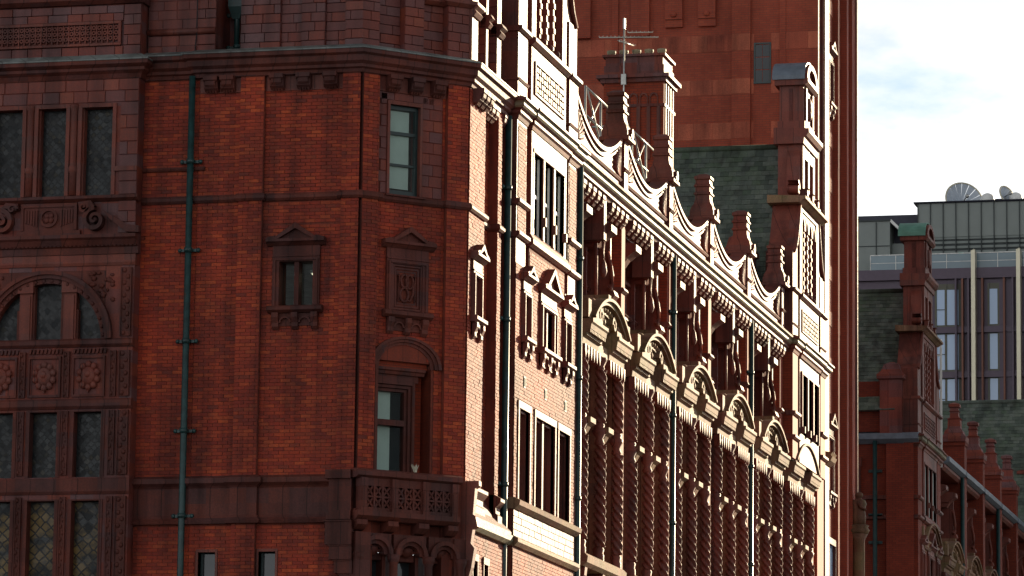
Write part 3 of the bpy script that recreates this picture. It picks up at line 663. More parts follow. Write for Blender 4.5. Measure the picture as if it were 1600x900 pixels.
# strings on pilaster fronts (pale caps seen on the lit side)
# --- downpipes
def downpipe(fr, x, d, z0, z1, zs, parent, r=.07):
    p = MB(); p.lathe(x, d, [(r, z0), (r, z1)], 12)
    o = P('downpipe', p, 'pipe', parent, fr)
    for z in zs:
        P('bracket', MB().lathe(x, d, [(r + .02, z - .05), (r + .02, z + .05)], 12).box(x - .2, x + .2, d - r - .03, d - r + .02, z - .03, z + .03).sphere(x - .2, d - r + .01, z, .05, .04, .05, 6).sphere(x + .2, d - r + .01, z, .05, .04, .05, 6), 'pipe', o, sub=True)
    return o
downpipe('A', -3.64, .13, 0, 20.12, (18.3, 16.42, 14.5, 12.62, 10.85), BLD)
downpipe('C', 4.98, .16, 0, 20.1, (18.5, 15.6, 12.0), BLD, .075)
# --- A: the windowed pavilion at the left
PX = -6.63; PD = .35

up = [(PX - 1.37, PX - .63, 17.6, 19.5), (PX - .34, PX + .34, 17.6, 19.5), (PX + .63, PX + 1.37, 17.6, 19.5)]
lo = []
for dx in (-.97, 0, .97):
    lo += [(PX + dx - .33, PX + dx + .31, 11.66, 13.06), (PX + dx - .33, PX + dx + .31, 8.4, 11.2)]
arc_h = [(PX - 1.28, PX + 1.28, 14.55, 16.0)]
wall('wall', 'A', PX - 1.9, PX + 1.9, 0, 20.3, PD, .5, 'deep', BLD, holes=up + lo + arc_h)
wall('wall', 'A', -13.0, PX - 1.9, 0, 20.3, 0, .5, 'btex', BLD)
ashlar('A', PX - 1.9, PX + 1.9, PD, 19.58, 20.08, .42, .26, BLD)
for s_ in (-1, 1):
    a, b = sorted((PX + s_ * 1.5, PX + s_ * 1.9)); ashlar('A', a, b, PD, 17.6, 19.58, .4, .28, BLD); ashlar('A', a, b, PD, 16.78, 17.48, .4, .24, BLD)
for (x0, x1, z0, z1) in up:
    f = MB(); f.box(x0 - .05, x0 + .03, PD - .3, PD + .05, z0, z1 + .06).box(x1 - .03, x1 + .05, PD - .3, PD + .05, z0, z1 + .06).box(x0 + .03, x1 - .03, PD - .3, PD + .048, z1 - .02, z1 + .06)
    f.box(x0 + .03, x0 + .06, PD - .3, PD - .05, z0, z1 - .02).box(x1 - .06, x1 - .03, PD - .3, PD - .05, z0, z1 - .02)
    wn = P('window', f, 'terra', BLD, 'A'); P('pane', MB().box(x0 + .03, x1 - .03, PD - .24, PD - .22, z0, z1), 'lglass', wn, sub=True); P('dark_room', MB().box(x0, x1, PD - .5, PD - .46, z0, z1), 'black', wn, sub=True)
for x in (PX - .485, PX + .485):
    P('mullion_shaft', MB().lathe(x, PD + .02, [(.075, 17.6), (.075, 18.08), (.1, 18.12), (.1, 18.2), (.075, 18.24), (.07, 19.42), (.1, 19.5), (.1, 19.56)], 12).box(x - .13, x + .13, PD - .1, PD + .01, 17.6, 19.58), 'terra', BLD, 'A')
for x in (PX + 1.44, PX - 1.44): P('ring_band', MB().box(x - .05, x + .46 if x > PX else x + .05, PD, PD + .06, 18.1, 18.2), 'terra', BLD, 'A')
P('sill_band', MB().prof(PX - 1.95, PX + 1.95, [(PD - .1, 17.46), (PD + .03, 17.46), (PD + .12, 17.52), (PD + .12, 17.58), (PD - .1, 17.6)]), 'dark', BLD, 'A')
# cartouche with rosette and volutes
q = MB(); q.box(PX - .62, PX + .62, PD, PD + .06, 16.8, 17.44).box(PX - .7, PX + .7, PD, PD + .09, 16.76, 16.86)
q.box(PX - .62, PX + .62, PD + .06, PD + .09, 17.36, 17.44).box(PX - .62, PX - .56, PD + .06, PD + .09, 16.87, 17.36).box(PX + .56, PX + .62, PD + .06, PD + .09, 16.87, 17.36)
ca = P('cartouche', q, 'dark', BLD, 'A')
q = MB(); q.arch(PX, 17.13, .15, .2, 0, 360, PD + .06, PD + .11, 24)
for i in range(4):
    a = R(45 + 90 * i); q.sphere(PX + .07 * math.cos(a), PD + .07, 17.13 + .07 * math.sin(a), .06, .03, .06, 8)
P('rosette', q, 'dark', ca, sub=True)
q = MB()
for i in range(5):
    for s_ in (-1, 1):
        x = PX + s_ * (.27 + .06 * i); q.prism([(x - .016, 16.95 + .02 * i), (x + .016, 16.95 + .02 * i), (x + .02, 17.3), (x - .02, 17.3)], PD + .06, PD + .085)
P('fluting', q, 'dark', ca, sub=True, kind='stuff')
for s_ in (-1, 1):
    v = MB(); xv = PX + s_ * 1.04
    v.spiral(xv, 17.06, .30, 1.6, .1, PD, PD + .2, s_, 90).sphere(xv, PD + .1, 17.06, .07, .08, .07, 8)
    v.prism([(xv - s_ * .02, 17.36), (xv - s_ * .34, 17.3), (xv - s_ * .38, 17.44), (xv - s_ * .1, 17.47)], PD, PD + .16)
    v.spiral(xv - s_ * .25, 17.33, .14, 1.2, .06, PD, PD + .2, -s_, 0, 20)
    v.prism([(xv + s_ * .2, 17.24), (xv + s_ * .3, 17.1), (xv + s_ * .7, 16.78), (xv + s_ * .98, 16.76), (xv + s_ * .98, 16.9), (xv + s_ * .72, 16.93)], PD, PD + .18)
    P('volute', v, 'dark', BLD, 'A')
P('entablature', MB().prof(PX - 1.98, PX + 1.98, [(PD - .1, 16.34), (PD + .04, 16.34), (PD + .06, 16.48), (PD + .14, 16.52), (PD + .2, 16.62), (PD + .26, 16.66), (PD + .26, 16.73), (PD - .1, 16.77)]), 'dark', BLD, 'A')
P('frieze', MB().prof(PX - 1.92, PX + 1.92, [(PD - .1, 16.1), (PD + .03, 16.1), (PD + .05, 16.16), (PD + .02, 16.33), (PD - .1, 16.33)]), 'terra', BLD, 'A')
dn = MB()
for i in range(44):
    x = PX - 1.9 + i * .0884; dn.box(x, x + .05, PD + .05, PD + .13, 16.5, 16.57)
P('dentil_row', dn, 'dark', BLD, 'A', kind='stuff')
# great arch with three lights
AZ = 14.55
h = MB(); h.arch(PX, AZ, 1.3, 1.38, 0, 180, PD - .25, PD + .08, 30).arch(PX, AZ, 1.38, 1.46, 0, 180, PD - .05, PD + .13, 30).arch(PX, AZ, 1.2, 1.3, 0, 180, PD - .25, PD + .02, 30)
ar = P('great_arch', h, 'dark', BLD, 'A')
bd = MB()
for i in range(22):
    a = R(4 + 172 * i / 21); bd.sphere(PX + 1.25 * math.cos(a), PD + .02, AZ + 1.25 * math.sin(a), .045, .03, .045, 6)
P('beading', bd, 'dark', ar, sub=True, kind='stuff')
# spandrels fill the corners of the square opening
for s_ in (-1, 1):
    pts = [(PX + s_ * 1.3, AZ + 1.48), (PX, AZ + 1.48)] + [(PX + s_ * 1.28 * math.cos(R(a)), AZ + 1.28 * math.sin(R(a))) for a in range(90, -1, -9)]
    P('spandrel', MB().prism(pts, PD - .25, PD - .01), 'dark', ar, sub=True)
    cvr = MB()
    for k in range(26):
        x = PX + s_ * random.uniform(.95, 1.45); z = AZ + random.uniform(.8, 1.4)
        if math.hypot(x - PX, z - AZ) > 1.5: cvr.sphere(x, PD + .01, z, random.uniform(.03, .07), .03, random.uniform(.03, .06), 6)
    if cvr.v: P('carving', cvr, 'dark', ar, sub=True, kind='stuff')
for dx, top in ((-.97, 15.75), (0, 15.85), (.97, 15.75)):
    x0, x1 = PX + dx - .33, PX + dx + .31
    wn = P('window', MB().box(x0 - .02, x0 + .03, PD - .25, PD - .08, AZ, top - (.55 if dx else 0)).box(x1 - .03, x1 + .02, PD - .25, PD - .08, AZ, top - (.55 if dx else 0)), 'dark', BLD, 'A')
    P('pane', MB().box(x0, x1, PD - .22, PD - .2, AZ, top), 'lglass', wn, sub=True)
for dx in (-.485, .485):
    x = PX + dx; P('mullion_shaft', MB().box(x - .14, x + .14, PD - .25, PD - .03, AZ, 15.62).box(x - .17, x + .17, PD - .25, PD + .03, 15.55, 15.8).box(x - .1, x + .1, PD - .03, PD + .0, AZ, 15.5), 'terra', BLD, 'A')
P('head', MB().box(PX - .34, PX + .34, PD - .25, PD - .06, 15.8, 15.9), 'dark', BLD, 'A')
for z0, z1, e in ((14.38, 14.56, .08), (13.08, 13.3, .07), (11.3, 11.64, .05)):
    P('transom', MB().prof(PX - 1.92, PX + 1.92, [(PD - .1, z0), (PD + .02, z0), (PD + e, z0 + .06), (PD + e, z1 - .04), (PD + .03, z1), (PD - .1, z1)]), 'dark', BLD, 'A')
dn = MB()
for dx in (-.97, 0, .97):
    for i in range(9):
        x = PX + dx - .36 + i * .085; dn.prism([(x, 14.25), (x + .045, 14.25), (x + .065, 14.35), (x + .02, 14.35)], PD, PD + .06)
P('dentil_row', dn, 'dark', BLD, 'A', kind='stuff')
for dx in (-.97, 0, .97):
    x = PX + dx - .01
    fm = MB(); fm.box(x - .36, x - .32, PD, PD + .05, 13.34, 14.2).box(x + .32, x + .36, PD, PD + .05, 13.34, 14.2).box(x - .32, x + .32, PD, PD + .05, 14.15, 14.2).box(x - .32, x + .32, PD, PD + .05, 13.34, 13.39)
    pn = P('rosette_panel', fm, 'dark', BLD, 'A')
    r_ = MB(); zc = 13.78
    for i in range(10):
        a = R(36 * i + 18); r_.sphere(x + .2 * math.cos(a), PD + .04, zc + .24 * math.sin(a), .07, .06, .08, 7)
    r_.sphere(x, PD + .04, zc, .17, .08, .2, 10).sphere(x, PD + .09, zc + .03, .08, .06, .09, 8).prism([(x - .05, zc - .25), (x + .05, zc - .25), (x, zc - .36)], PD, PD + .06)
    P('rosette', r_, 'terra', pn, sub=True)
for (x0, x1, z0, z1) in lo:
    wn = P('window', MB().box(x0 - .06, x0 + .02, PD - .28, PD + .02, z0, z1).box(x1 - .02, x1 + .06, PD - .28, PD + .02, z0, z1).box(x0 + .02, x1 - .02, PD - .28, PD + .015, z1 - .03, z1), 'dark', BLD, 'A')
    P('pane', MB().box(x0, x1, PD - .24, PD - .22, z0, z1), 'aglass' if z0 < 9 else 'lglass', wn, sub=True); P('dark_room', MB().box(x0, x1, PD - .5, PD - .47, z0, z1), 'black', wn, sub=True)
def carved_strip(fr, x0, x1, d, z0, z1, parent, mat='dark'):
    s = MB(); w_ = x1 - x0
    s.box(x0, x1, d - .03, d + .03, z0, z1).box(x0, x0 + .025, d + .03, d + .055, z0, z1).box(x1 - .025, x1, d + .03, d + .055, z0, z1)
    n_ = max(1, int((z1 - z0) / .13))
    for i in range(n_):
        z = z0 + (i + .5) * (z1 - z0) / n_; sg = 1 if i % 2 else -1
        s.sphere((x0 + x1) / 2 + sg * w_ * .16, d + .03, z, w_ * .2, .035, .055, 6)
    return P('carved_strip', s, mat, parent, fr)
for z0, z1 in ((14.6, 16.05), (13.34, 14.3), (11.7, 13.05), (8.4, 11.25)):
    carved_strip('A', PX + 1.62, PX + 1.86, PD + .02, z0, z1, BLD); carved_strip('A', PX + 1.42, PX + 1.56, PD, z0, z1, BLD) if z0 < 14 else None
    carved_strip('A', PX - 1.86, PX - 1.62, PD + .02, z0, z1, BLD)
    if z0 < 14:
        for dx in (-.5, .47): carved_strip('A', PX + dx - .07, PX + dx + .07, PD + .01, z0, z1, BLD)
# pavilion cornice and attic
pp = [W('A', PX - 1.9, -.2), W('A', PX - 1.9, PD), W('A', PX + 1.9, PD), W('A', PX + 1.9, -.05)]
sweep(pp, [(-.2, 20.08), (.02, 20.08), (.06, 20.18), (.14, 20.24), (.14, 20.3), (.24, 20.36), (.24, 20.44), (-.2, 20.44)], 'cornice', 'dark', BLD)
sweep(pp, [(-.3, 20.445), (.25, 20.445), (.25, 20.47), (.04, 20.6), (-.3, 20.6)], 'cornice_weathering', 'lead', BLD)
P('attic_wall', MB().box(PX - 1.9, PX + 1.9, -.15, PD - .06, 20.5, 22.6), 'deep', BLD, 'A')
ashlar('A', PX - 1.5, PX + 1.5, PD - .04, 20.58, 20.8, .4, .22, BLD); ashlar('A', PX - 1.5, PX + 1.5, PD - .04, 21.34, 21.68, .42, .2, BLD)
for s_ in (-1, 1):
    a, b = sorted((PX + s_ * 1.52, PX + s_ * 1.9)); ashlar('A', a, b, PD, 20.58, 21.68, .4, .23, BLD)
P('panel_frame', MB().box(PX - 1.5, PX + 1.46, PD - .04, PD + .03, 21.27, 21.33).box(PX - 1.5, PX + 1.46, PD - .04, PD + .02, 20.81, 20.86).box(PX + 1.4, PX + 1.46, PD - .04, PD + .025, 20.86, 21.27), 'terra', BLD, 'A')
lt = MB()
for i in range(23):
    for k in range(3):
        x, z = PX - 1.44 + i * .124, 20.92 + k * .115; lt.arch(x + .055, z + .05, .022, .05, 0, 360, PD - .06, PD - .005, 8)
for i in range(24): lt.box(PX - 1.455 + i * .124, PX - 1.43 + i * .124, PD - .06, PD + .005, 20.87, 21.26)
P('lattice', lt, 'terra', BLD, 'A', kind='stuff')
P('attic_cornice', MB().prof(PX - 1.96, PX + 1.96, [(-.1, 21.7), (PD + .02, 21.7), (PD + .12, 21.78), (PD + .12, 21.9), (-.1, 21.9)]), 'dark', BLD, 'A')

# --- attic above A, B and the first stretch of C
P('attic_turret', MB().box(-4.68, -3.2, -1.4, -.05, 20.5, 23), 'deep', BLD, 'A')
ashlar('A', -4.7, -3.62, -.06, 20.6, 21.05, .4, .23, BLD); ashlar('A', -4.7, -3.62, -.06, 21.19, 22.4, .36, .21, BLD)
ashlar('A', -3.61, -3.2, -.03, 20.6, 21.05, .36, .23, BLD); ashlar('A', -3.61, -3.2, -.03, 21.19, 22.4, .3, .21, BLD)
P('roll_moulding', MB().tube([(-4.7, -.03, 21.12), (-3.2, -.01, 21.12)], .07, 10), 'terra', BLD, 'A')
wp = MB().tube([(-3.64, -.0, 20.62), (-3.63, .03, 20.8), (-3.6, .03, 21.1), (-3.6, .05, 21.2), (-3.6, .03, 22.2)], .012, 6); P('cable', wp, 'black', BLD, 'A')
P('gap_wall', MB().box(-3.2, -2.6, -1.1, -1.0, 20.5, 23), 'deep', BLD, 'A')
dpp = downpipe('A', -2.95, -.7, 20.6, 22.6, (20.9, 21.6), BLD, .06)
P('hopper', MB().sq(-2.95, -.7, [(.08, 21.5), (.16, 21.75), (.16, 21.95)]), 'pipe', dpp, sub=True)
AT = .0
atw = [W('A', -2.62, -1.2), W('A', -2.62, AT)]
def attic(fr, x0, x1, d, z0=20.6, z1=22.6, bw=.36):
    P('attic_wall', MB().box(x0, x1, d - .6, d - .03, z0 - .06, z1), 'deep', BLD, fr); ashlar(fr, x0, x1, d - .03, z0, z1, bw, .205, BLD, t=.03)
attic('A', -2.62, -1.75, .1); attic('A', -1.75, -1.3, .02); attic('A', -1.3, -.78, .08); attic('A', -.78, -.34, .0); attic('A', -.34, .06, .12)
attic('B', -.06, .36, .12); attic('B', .36, .95, -.06); attic('B', .95, 1.42, .14); attic('B', 1.42, 2.0, -.06); attic('B', 2.0, 2.52, .14)
sweep([W('B', 1.4, .0), W('B', 1.98, .0), W('B', 1.98, .16), BC(.16), W('C', 2.25, .16), W('C', 2.25, -.1)], [(-.2, 21.75), (.02, 21.75), (.1, 21.82), (.1, 21.9), (-.2, 21.92)], 'attic_string', 'terra', BLD)
for x0, x1, d in ((CX - .1, 2.2, .14), (2.85, 3.02, .16), (3.75, 4.1, .18)):
    P('attic_fin', MB().box(x0, x1, -.5, d, 20.6, 23), 'terra', BLD, 'C')
    P('fin_cap', MB().prof(x0 - .02, x1 + .03, [(-.3, 21.6), (d + .04, 21.6), (d + .1, 21.68), (d + .06, 21.74), (d + .14, 21.8), (d + .1, 21.88), (-.3, 21.9)]), 'terra', BLD, 'C')
for x0, x1 in ((2.2, 2.85), (3.02, 3.75), (4.1, 5.1)):
    P('attic_wall', MB().box(x0, x1, -.6, -.28, 20.5, 23), 'deep', BLD, 'C')
for x, d in ((2.85, .16), (3.75, .18), (2.2, -.1)):
    for i in range(11):
        z = 20.62 + i * .205; ashl = .28 if i % 2 else .2
        a = W('C', x, d)
        # blocks on the returns that face the corner
        for k, (e0, e1) in enumerate(((-.26, -.26 + ashl), (-.26 + ashl + .006, d - .01))):
            if e1 - e0 < .05: continue
            o = link('block', unit('block'), 'block', BLD, 'A', loc=(CX + e0, 0, z)); o.location = (CX + e0, x + .01, z); o.scale = (e1 - e0, .03, .199)
P('parapet_string', MB().prof(2.2, 5.1, [(-.3, 21.5), (-.24, 21.5), (-.12, 21.58), (-.12, 21.66), (-.3, 21.7)]), 'terra', BLD, 'C')
# flat roof behind
P('roof_deck', MB().box(-13, CX - .75, -47.8, -2.6, 20.31, 20.45).box(-13, -.8, -2.599, -.7, 20.31, 20.45), 'lead', BLD, 'W')
# ================================================================== gabled pavilions on the street front (C)
def pavilion(yc, d0, parent, detail=True, zbot=0.0):
    """the three-storey bay below a gable, centred at yc, front plane d0; returns its parts"""
    n0 = set(bpy.data.objects)
    L, Rr = yc - 3.0, yc + 3.0
    upw = [(yc - 1.5, yc - .58, 17.8, 19.62), (yc - .44, yc + .44, 17.8, 19.62), (yc + .58, yc + 1.5, 17.8, 19.62)]
    mid = [(yc - 2.35, yc - 1.85, 15.36, 16.3), (yc - .55, yc + .55, 15.36, 16.3), (yc + 1.65, yc + 2.15, 15.36, 16.3)]
    low = [(yc - 2.6, yc - 1.6, 11.75, 13.75), (yc - 1.05, yc + .85, 11.75, 13.75), (yc + 1.25, yc + 2.35, 11.75, 13.75)]
    wm = 'mortar' if detail else 'bfar'
    wall('wall', 'C', yc - 1.75, yc + 1.75, 16.9, 20.3, d0, .8, wm, parent, holes=upw)
    wall('wall', 'C', L, Rr, zbot, 16.9, d0, .8, wm, parent, holes=mid + low)
    for a, b in ((L, yc - 2.1), (yc + 2.1, Rr)): P('pilaster', MB().box(a, b, d0 - .6, d0, 16.9, 20.1), 'terra' if detail else 'bfar', parent, 'C')
    for a, b in ((yc - 2.1, yc - 1.75), (yc + 1.75, yc + 2.1)):
        P('slot', MB().box(a, b, d0 - .6, d0 - .34, 16.9, 20.3), 'deep', parent, 'C'); P('slot_foot', MB().prof(a, b, [(d0 - .34, 16.9), (d0 + .02, 16.9), (d0 + .02, 16.95), (d0 - .34, 17.15)]), 'terra', parent, 'C')
    if detail:
        bricks('C', L, Rr, d0, 13.95, 16.88, parent, holes=[(h[0] - .16, h[1] + .16, 15.2, 16.7) for h in mid])
        bricks('C', L, Rr, d0, 11.75, 13.95, parent, holes=[(h[0] - .12, h[1] + .12, 11.7, 13.92) for h in low])
        bricks('C', L, Rr, d0, 9.0, 10.68, parent); bricks('C', yc - 1.7, yc + 1.7, d0, 16.9, 17.42, parent)
        bricks('C', L + .1, yc - 2.15, d0, 17.62, 20.05, parent); bricks('C', yc + 2.15, Rr - .06, d0, 17.62, 20.05, parent)
        ashlar('C', L, Rr, d0, 10.92, 11.5, .34, .145, parent)
    # terracotta field round the upper window
    P('window_surround', MB().box(yc - 1.74, yc + 1.74, d0, d0 + .03, 19.63, 20.08).box(yc - 1.74, yc - 1.5, d0, d0 + .03, 17.6, 19.63).box(yc + 1.5, yc + 1.74, d0, d0 + .03, 17.6, 19.63), 'terra', parent, 'C')
    for x0, x1, z0, z1 in upw:
        wn = P('window', MB().box(x0 - .07, x0, d0 - .36, d0 + .04, z0, z1).box(x1, x1 + .07, d0 - .36, d0 + .04, z0, z1).box(x0 - .07, x1 + .07, d0 - .36, d0 + .055, z1, z1 + .08).box(x1 - .02, x1 + .09, d0, d0 + .1, 18.1, 18.3), 'terra', parent, 'C')
        P('pane', MB().box(x0, x1, d0 - .12, d0 - .115, z0, z1), 'clear', wn, sub=True); P('dark_room', MB().box(x0, x1, d0 - .6, d0 - .55, z0, z1), 'black', wn, sub=True); zb_ = z0 + random.uniform(.2, .9); P('blind', MB().box(x0 + .03, x1 - .03, d0 - .17, d0 - .16, zb_, z1), 'blind', wn, sub=True)
        P('sash', MB().box(x0, x0 + .06, d0 - .1, d0 - .06, z0, z1).box(x1 - .06, x1, d0 - .1, d0 - .06, z0, z1).box((x0 + x1) / 2 - .03, (x0 + x1) / 2 + .03, d0 - .1, d0 - .07, z0, z1).box(x0 + .06, x1 - .06, d0 - .1, d0 - .072, 18.68, 18.75), 'white', wn, sub=True)
    P('sill', MB().prof(yc - 1.85, yc + 1.85, [(d0 - .1, 17.44), (d0 + .04, 17.44), (d0 + .12, 17.5), (d0 + .12, 17.6), (d0 + .04, 17.74), (d0 - .1, 17.79)]), 'terra', parent, 'C')
    for a, b in ((L - .06, yc - 2.04), (yc + 2.04, Rr + .06)):
        for z in (17.46, 18.18): P('pilaster_band', MB().prof(a, b, [(d0 - .2, z), (d0 + .04, z), (d0 + .1, z + .05), (d0 + .1, z + .12), (d0 - .2, z + .15)]), 'terra', parent, 'C')
    for i, (x0, x1, z0, z1) in enumerate(mid):
        aedicule('C', (x0 + x1) / 2, 15.36, (x1 - x0) / .715, .9, d0, parent, 'terra', lights=2 if i == 1 else 1, bk=3 if i == 1 else 2)
    for x in (yc - 2.1, yc - .1, yc + 1.9):
        P('air_vent', MB().box(x - .09, x + .09, d0, d0 + .025, 14.25, 14.5).box(x - .06, x - .03, d0 + .025, d0 + .035, 14.28, 14.47).box(x + .03, x + .06, d0 + .025, d0 + .035, 14.28, 14.47), 'vent', parent, 'C') if detail else None
    for i, (x0, x1, z0, z1) in enumerate(low):
        f = MB(); f.box(x0 - .1, x0, d0 - .3, d0 + .04, z0, z1).box(x1, x1 + .1, d0 - .3, d0 + .04, z0, z1).box(x0 - .12, x1 + .12, d0 - .3, d0 + .045, z1, z1 + .16)
        f.box(x1 - .05, x1, d0 - .3, d0 - .06, z0, z1 - .05).box(x1 - .1, x1 - .05, d0 - .3, d0 - .16, z0, z1 - .1).box(x0, x1, d0 - .3, d0 - .06, z1 - .05, z1)
        wn = P('window', f, 'terra', parent, 'C'); P('pane', MB().box(x0, x1, d0 - .32, d0 - .3, z0, z1), 'glass', wn, sub=True)
        if i == 1: P('mullion', MB().box((x0 + x1) / 2 - .1, (x0 + x1) / 2 + .04, d0 - .3, d0 - .02, z0, z1), 'terra', wn, sub=True)
        P('sash', MB().box(x0 + .1, x0 + .16, d0 - .3, d0 - .24, z0, z1).box(x1 - .2, x1 - .14, d0 - .3, d0 - .24, z0, z1), 'mullion', wn, sub=True)
    P('sill_course', MB().prof(L - .05, Rr + .05, [(d0 - .1, 11.5), (d0 + .05, 11.5), (d0 + .16, 11.58), (d0 + .18, 11.68), (d0 + .05, 11.75), (d0 - .1, 11.75)]), 'ped', parent, 'C')
    P('string_course', MB().prof(L - .05, Rr + .05, [(d0 - .1, 10.7), (d0 + .06, 10.7), (d0 + .14, 10.78), (d0 + .14, 10.86), (d0 + .03, 10.92), (d0 - .1, 10.92)]), 'ped', parent, 'C')
    # cornice broken round pilasters and centre
    path = [W('C', L, -.3), W('C', L, d0), W('C', yc - 2.1, d0), W('C', yc - 2.1, d0 - .26), W('C', yc - 1.78, d0 - .26), W('C', yc - 1.78, d0 + .03), W('C', yc + 1.78, d0 + .03), W('C', yc + 1.78, d0 - .26), W('C', yc + 2.1, d0 - .26), W('C', yc + 2.1, d0), W('C', Rr, d0), W('C', Rr, -.3)]
    sweep(path, [(-.2, 20.08), (.02, 20.08), (.05, 20.16), (.1, 20.2), (.1, 20.26), (.16, 20.3), (-.2, 20.3)], 'cornice', 'terra', parent)
    sweep(path, [(-.2, 20.301), (.16, 20.301), (.2, 20.34), (.19, 20.42), (.22, 20.45), (-.2, 20.45)], 'cornice_roll', 'moss', parent)
    sweep(path, [(-.2, 20.451), (.26, 20.451), (.26, 20.5), (.05, 20.6), (-.2, 20.6)], 'cornice_cap', 'terra', parent)
    return [o for o in bpy.data.objects if o not in n0 and o.parent == parent]

def gable(yc, d0, parent, cap='leadcap'):
    n0 = set(bpy.data.objects); D = d0; Bk = d0 - .85
    for a, b in ((yc - 3.0, yc - 2.1), (yc + 2.1, yc + 3.0)):
        s_ = -1 if a < yc else 1
        inner = yc + s_ * 1.72
        P('buttress', MB().box(a, b, Bk, D, 20.6, 22.05).box(min(a, b) + (.1 if s_ < 0 else .0), max(a, b) - (.0 if s_ < 0 else .1), Bk, D - .02, 22.2, 23.4).prof(a - .05, b + .05, [(Bk, 22.05), (D + .03, 22.05), (D + .1, 22.1), (D + .1, 22.17), (Bk, 22.2)]).prof(a - .03, b + .03, [(Bk, 20.95), (D + .02, 20.95), (D + .05, 21.0), (Bk, 21.06)]), 'terra', parent, 'C')
        x0 = yc + s_ * 2.75; x1 = yc + s_ * 1.72
        pts = [(inner, 23.4)] + [(x0 + (x1 - x0) * (1 - math.cos(R(t))), 23.4 + 1.75 * math.sin(R(t))) for t in (0, 15, 30, 45, 60, 75, 90)]
        pts = [(inner, 23.4), (x0, 23.4)] + [(x0 + (x1 - x0) * (t / 6) ** .55, 23.4 + 1.75 * (t / 6)) for t in range(1, 7)]
        P('shoulder', MB().prism(pts, Bk, D - .06), 'terra', parent, 'C')
        P('shoulder_coping', MB().tube([(x, D - .02, z) for x, z in pts[1:]], .07, 8), 'terra', parent, 'C')
        P('slot', MB().box(min(inner, yc + s_ * 2.1), max(inner, yc + s_ * 2.1), Bk, D - .32, 20.6, 23.4), 'deep', parent, 'C')
    # attic panel with fretwork
    P('attic_panel', MB().box(yc - 1.72, yc + 1.72, Bk, D - .0, 20.6, 22.0).box(yc - 1.4, yc + 1.4, D, D + .04, 21.64, 21.7).box(yc - 1.4, yc + 1.4, D, D + .04, 20.94, 20.99).box(yc - 1.46, yc - 1.4, D, D + .04, 20.94, 21.7).box(yc + 1.4, yc + 1.46, D, D + .04, 20.94, 21.7), 'terra', parent, 'C')
    ft = MB()
    for i in range(12):
        for k in range(4):
            x = yc - 1.36 + i * .228; z = 21.02 + k * .15
            if (i + k) % 2: ft.box(x, x + .15, D, D + .05, z, z + .1)
            else: ft.box(x, x + .06, D, D + .05, z, z + .12).box(x + .1, x + .16, D, D + .04, z, z + .12)
    P('fretwork', ft, 'terra', parent, 'C', kind='stuff')
    P('attic_string', MB().prof(yc - 1.8, yc + 1.8, [(Bk, 22.0), (D + .03, 22.0), (D + .12, 22.08), (D + .12, 22.16), (D + .04, 22.2), (Bk, 22.2)]), 'terra', parent, 'C')
    # lancets
    P('lancet_back', MB().box(yc - 1.72, yc + 1.72, Bk, D - .4, 22.2, 25.15), 'glass', parent, 'C')
    P('lancet_sill', MB().prof(yc - 1.5, yc + 1.5, [(D - .4, 22.2), (D, 22.2), (D, 22.25), (D - .4, 22.75)]), 'ped', parent, 'C')
    f = MB(); f.box(yc - 1.72, yc - 1.32, D - .4, D, 22.2, 25.15).box(yc + 1.32, yc + 1.72, D - .4, D, 22.2, 25.15).box(yc - 1.32, yc + 1.32, D - .4, D, 25.0, 25.15)
    cw = 2.64 / 4
    for i in range(4):
        xc = yc - 1.32 + (i + .5) * cw; r_ = cw / 2
        f.arch(xc, 24.45, r_ - .1, r_ - .02, 0, 180, D - .38, D - .02, 8, 1.6)
        for s_ in (-1, 1):
            pts = [(xc + s_ * r_, 25.0), (xc, 25.0)] + [(xc + s_ * (r_ - .02) * math.cos(R(a)), 24.45 + 1.6 * (r_ - .02) * math.sin(R(a))) for a in (90, 68, 45, 22, 0)] + [(xc + s_ * r_, 24.45)]
            f.prism(pts, D - .35, D - .04)
        if i: f.box(yc - 1.32 + i * cw - .06, yc - 1.32 + i * cw + .06, D - .4, D - .06, 22.4, 24.5)
    P('lancet_frame', f, 'terra', parent, 'C')
    qn = MB()
    for i in (1, 2, 3):
        x = yc - 1.32 + i * cw
        for k in range(7): qn.box(x - .075, x + .075, D - .2, D - .035, 22.5 + k * .29, 22.62 + k * .29)
        qn.sphere(x, D + .02, 22.3, .08, .08, .08, 7)
    P('mullion_blocks', qn, 'terra', parent, 'C', kind='stuff')
    P('ledge', MB().prof(yc - 2.15, yc + 2.15, [(Bk - .1, 25.15), (D + .05, 25.15), (D + .16, 25.24), (D + .24, 25.27), (D + .24, 25.36), (Bk - .1, 25.42)]), 'ped', parent, 'C')
    # upper aedicule
    P('upper_storey', MB().box(yc - 1.1, yc + 1.1, Bk + .05, D - .35, 25.36, 27.3).box(yc - 1.1, yc - .8, D - .35, D - .02, 25.36, 27.3).box(yc + .8, yc + 1.1, D - .35, D - .02, 25.36, 27.3).box(yc - .12, yc + .12, D - .35, D - .02, 25.36, 27.3).box(yc - .8, yc + .8, D - .349, D - .03, 26.9, 27.29), 'terra', parent, 'C')
    for x in (yc - 1.0, yc, yc + 1.0): P('pedestal', MB().sq(x, D + .02, [(.14, 25.42), (.14, 25.5), (.1, 25.55), (.1, 25.75), (.14, 25.8)]), 'terra', parent, 'C')
    for s_ in (-1, 1):
        v = MB(); v.spiral(yc + s_ * 1.62, 25.72, .28, 1.3, .12, D - .4, D - .05, s_, 120, 26).prism([(yc + s_ * 1.1, 25.42), (yc + s_ * 1.5, 25.5), (yc + s_ * 1.3, 26.1), (yc + s_ * 1.18, 26.9), (yc + s_ * 1.1, 27.1)], D - .5, D - .1)
        P('volute', v, 'terra', parent, 'C')
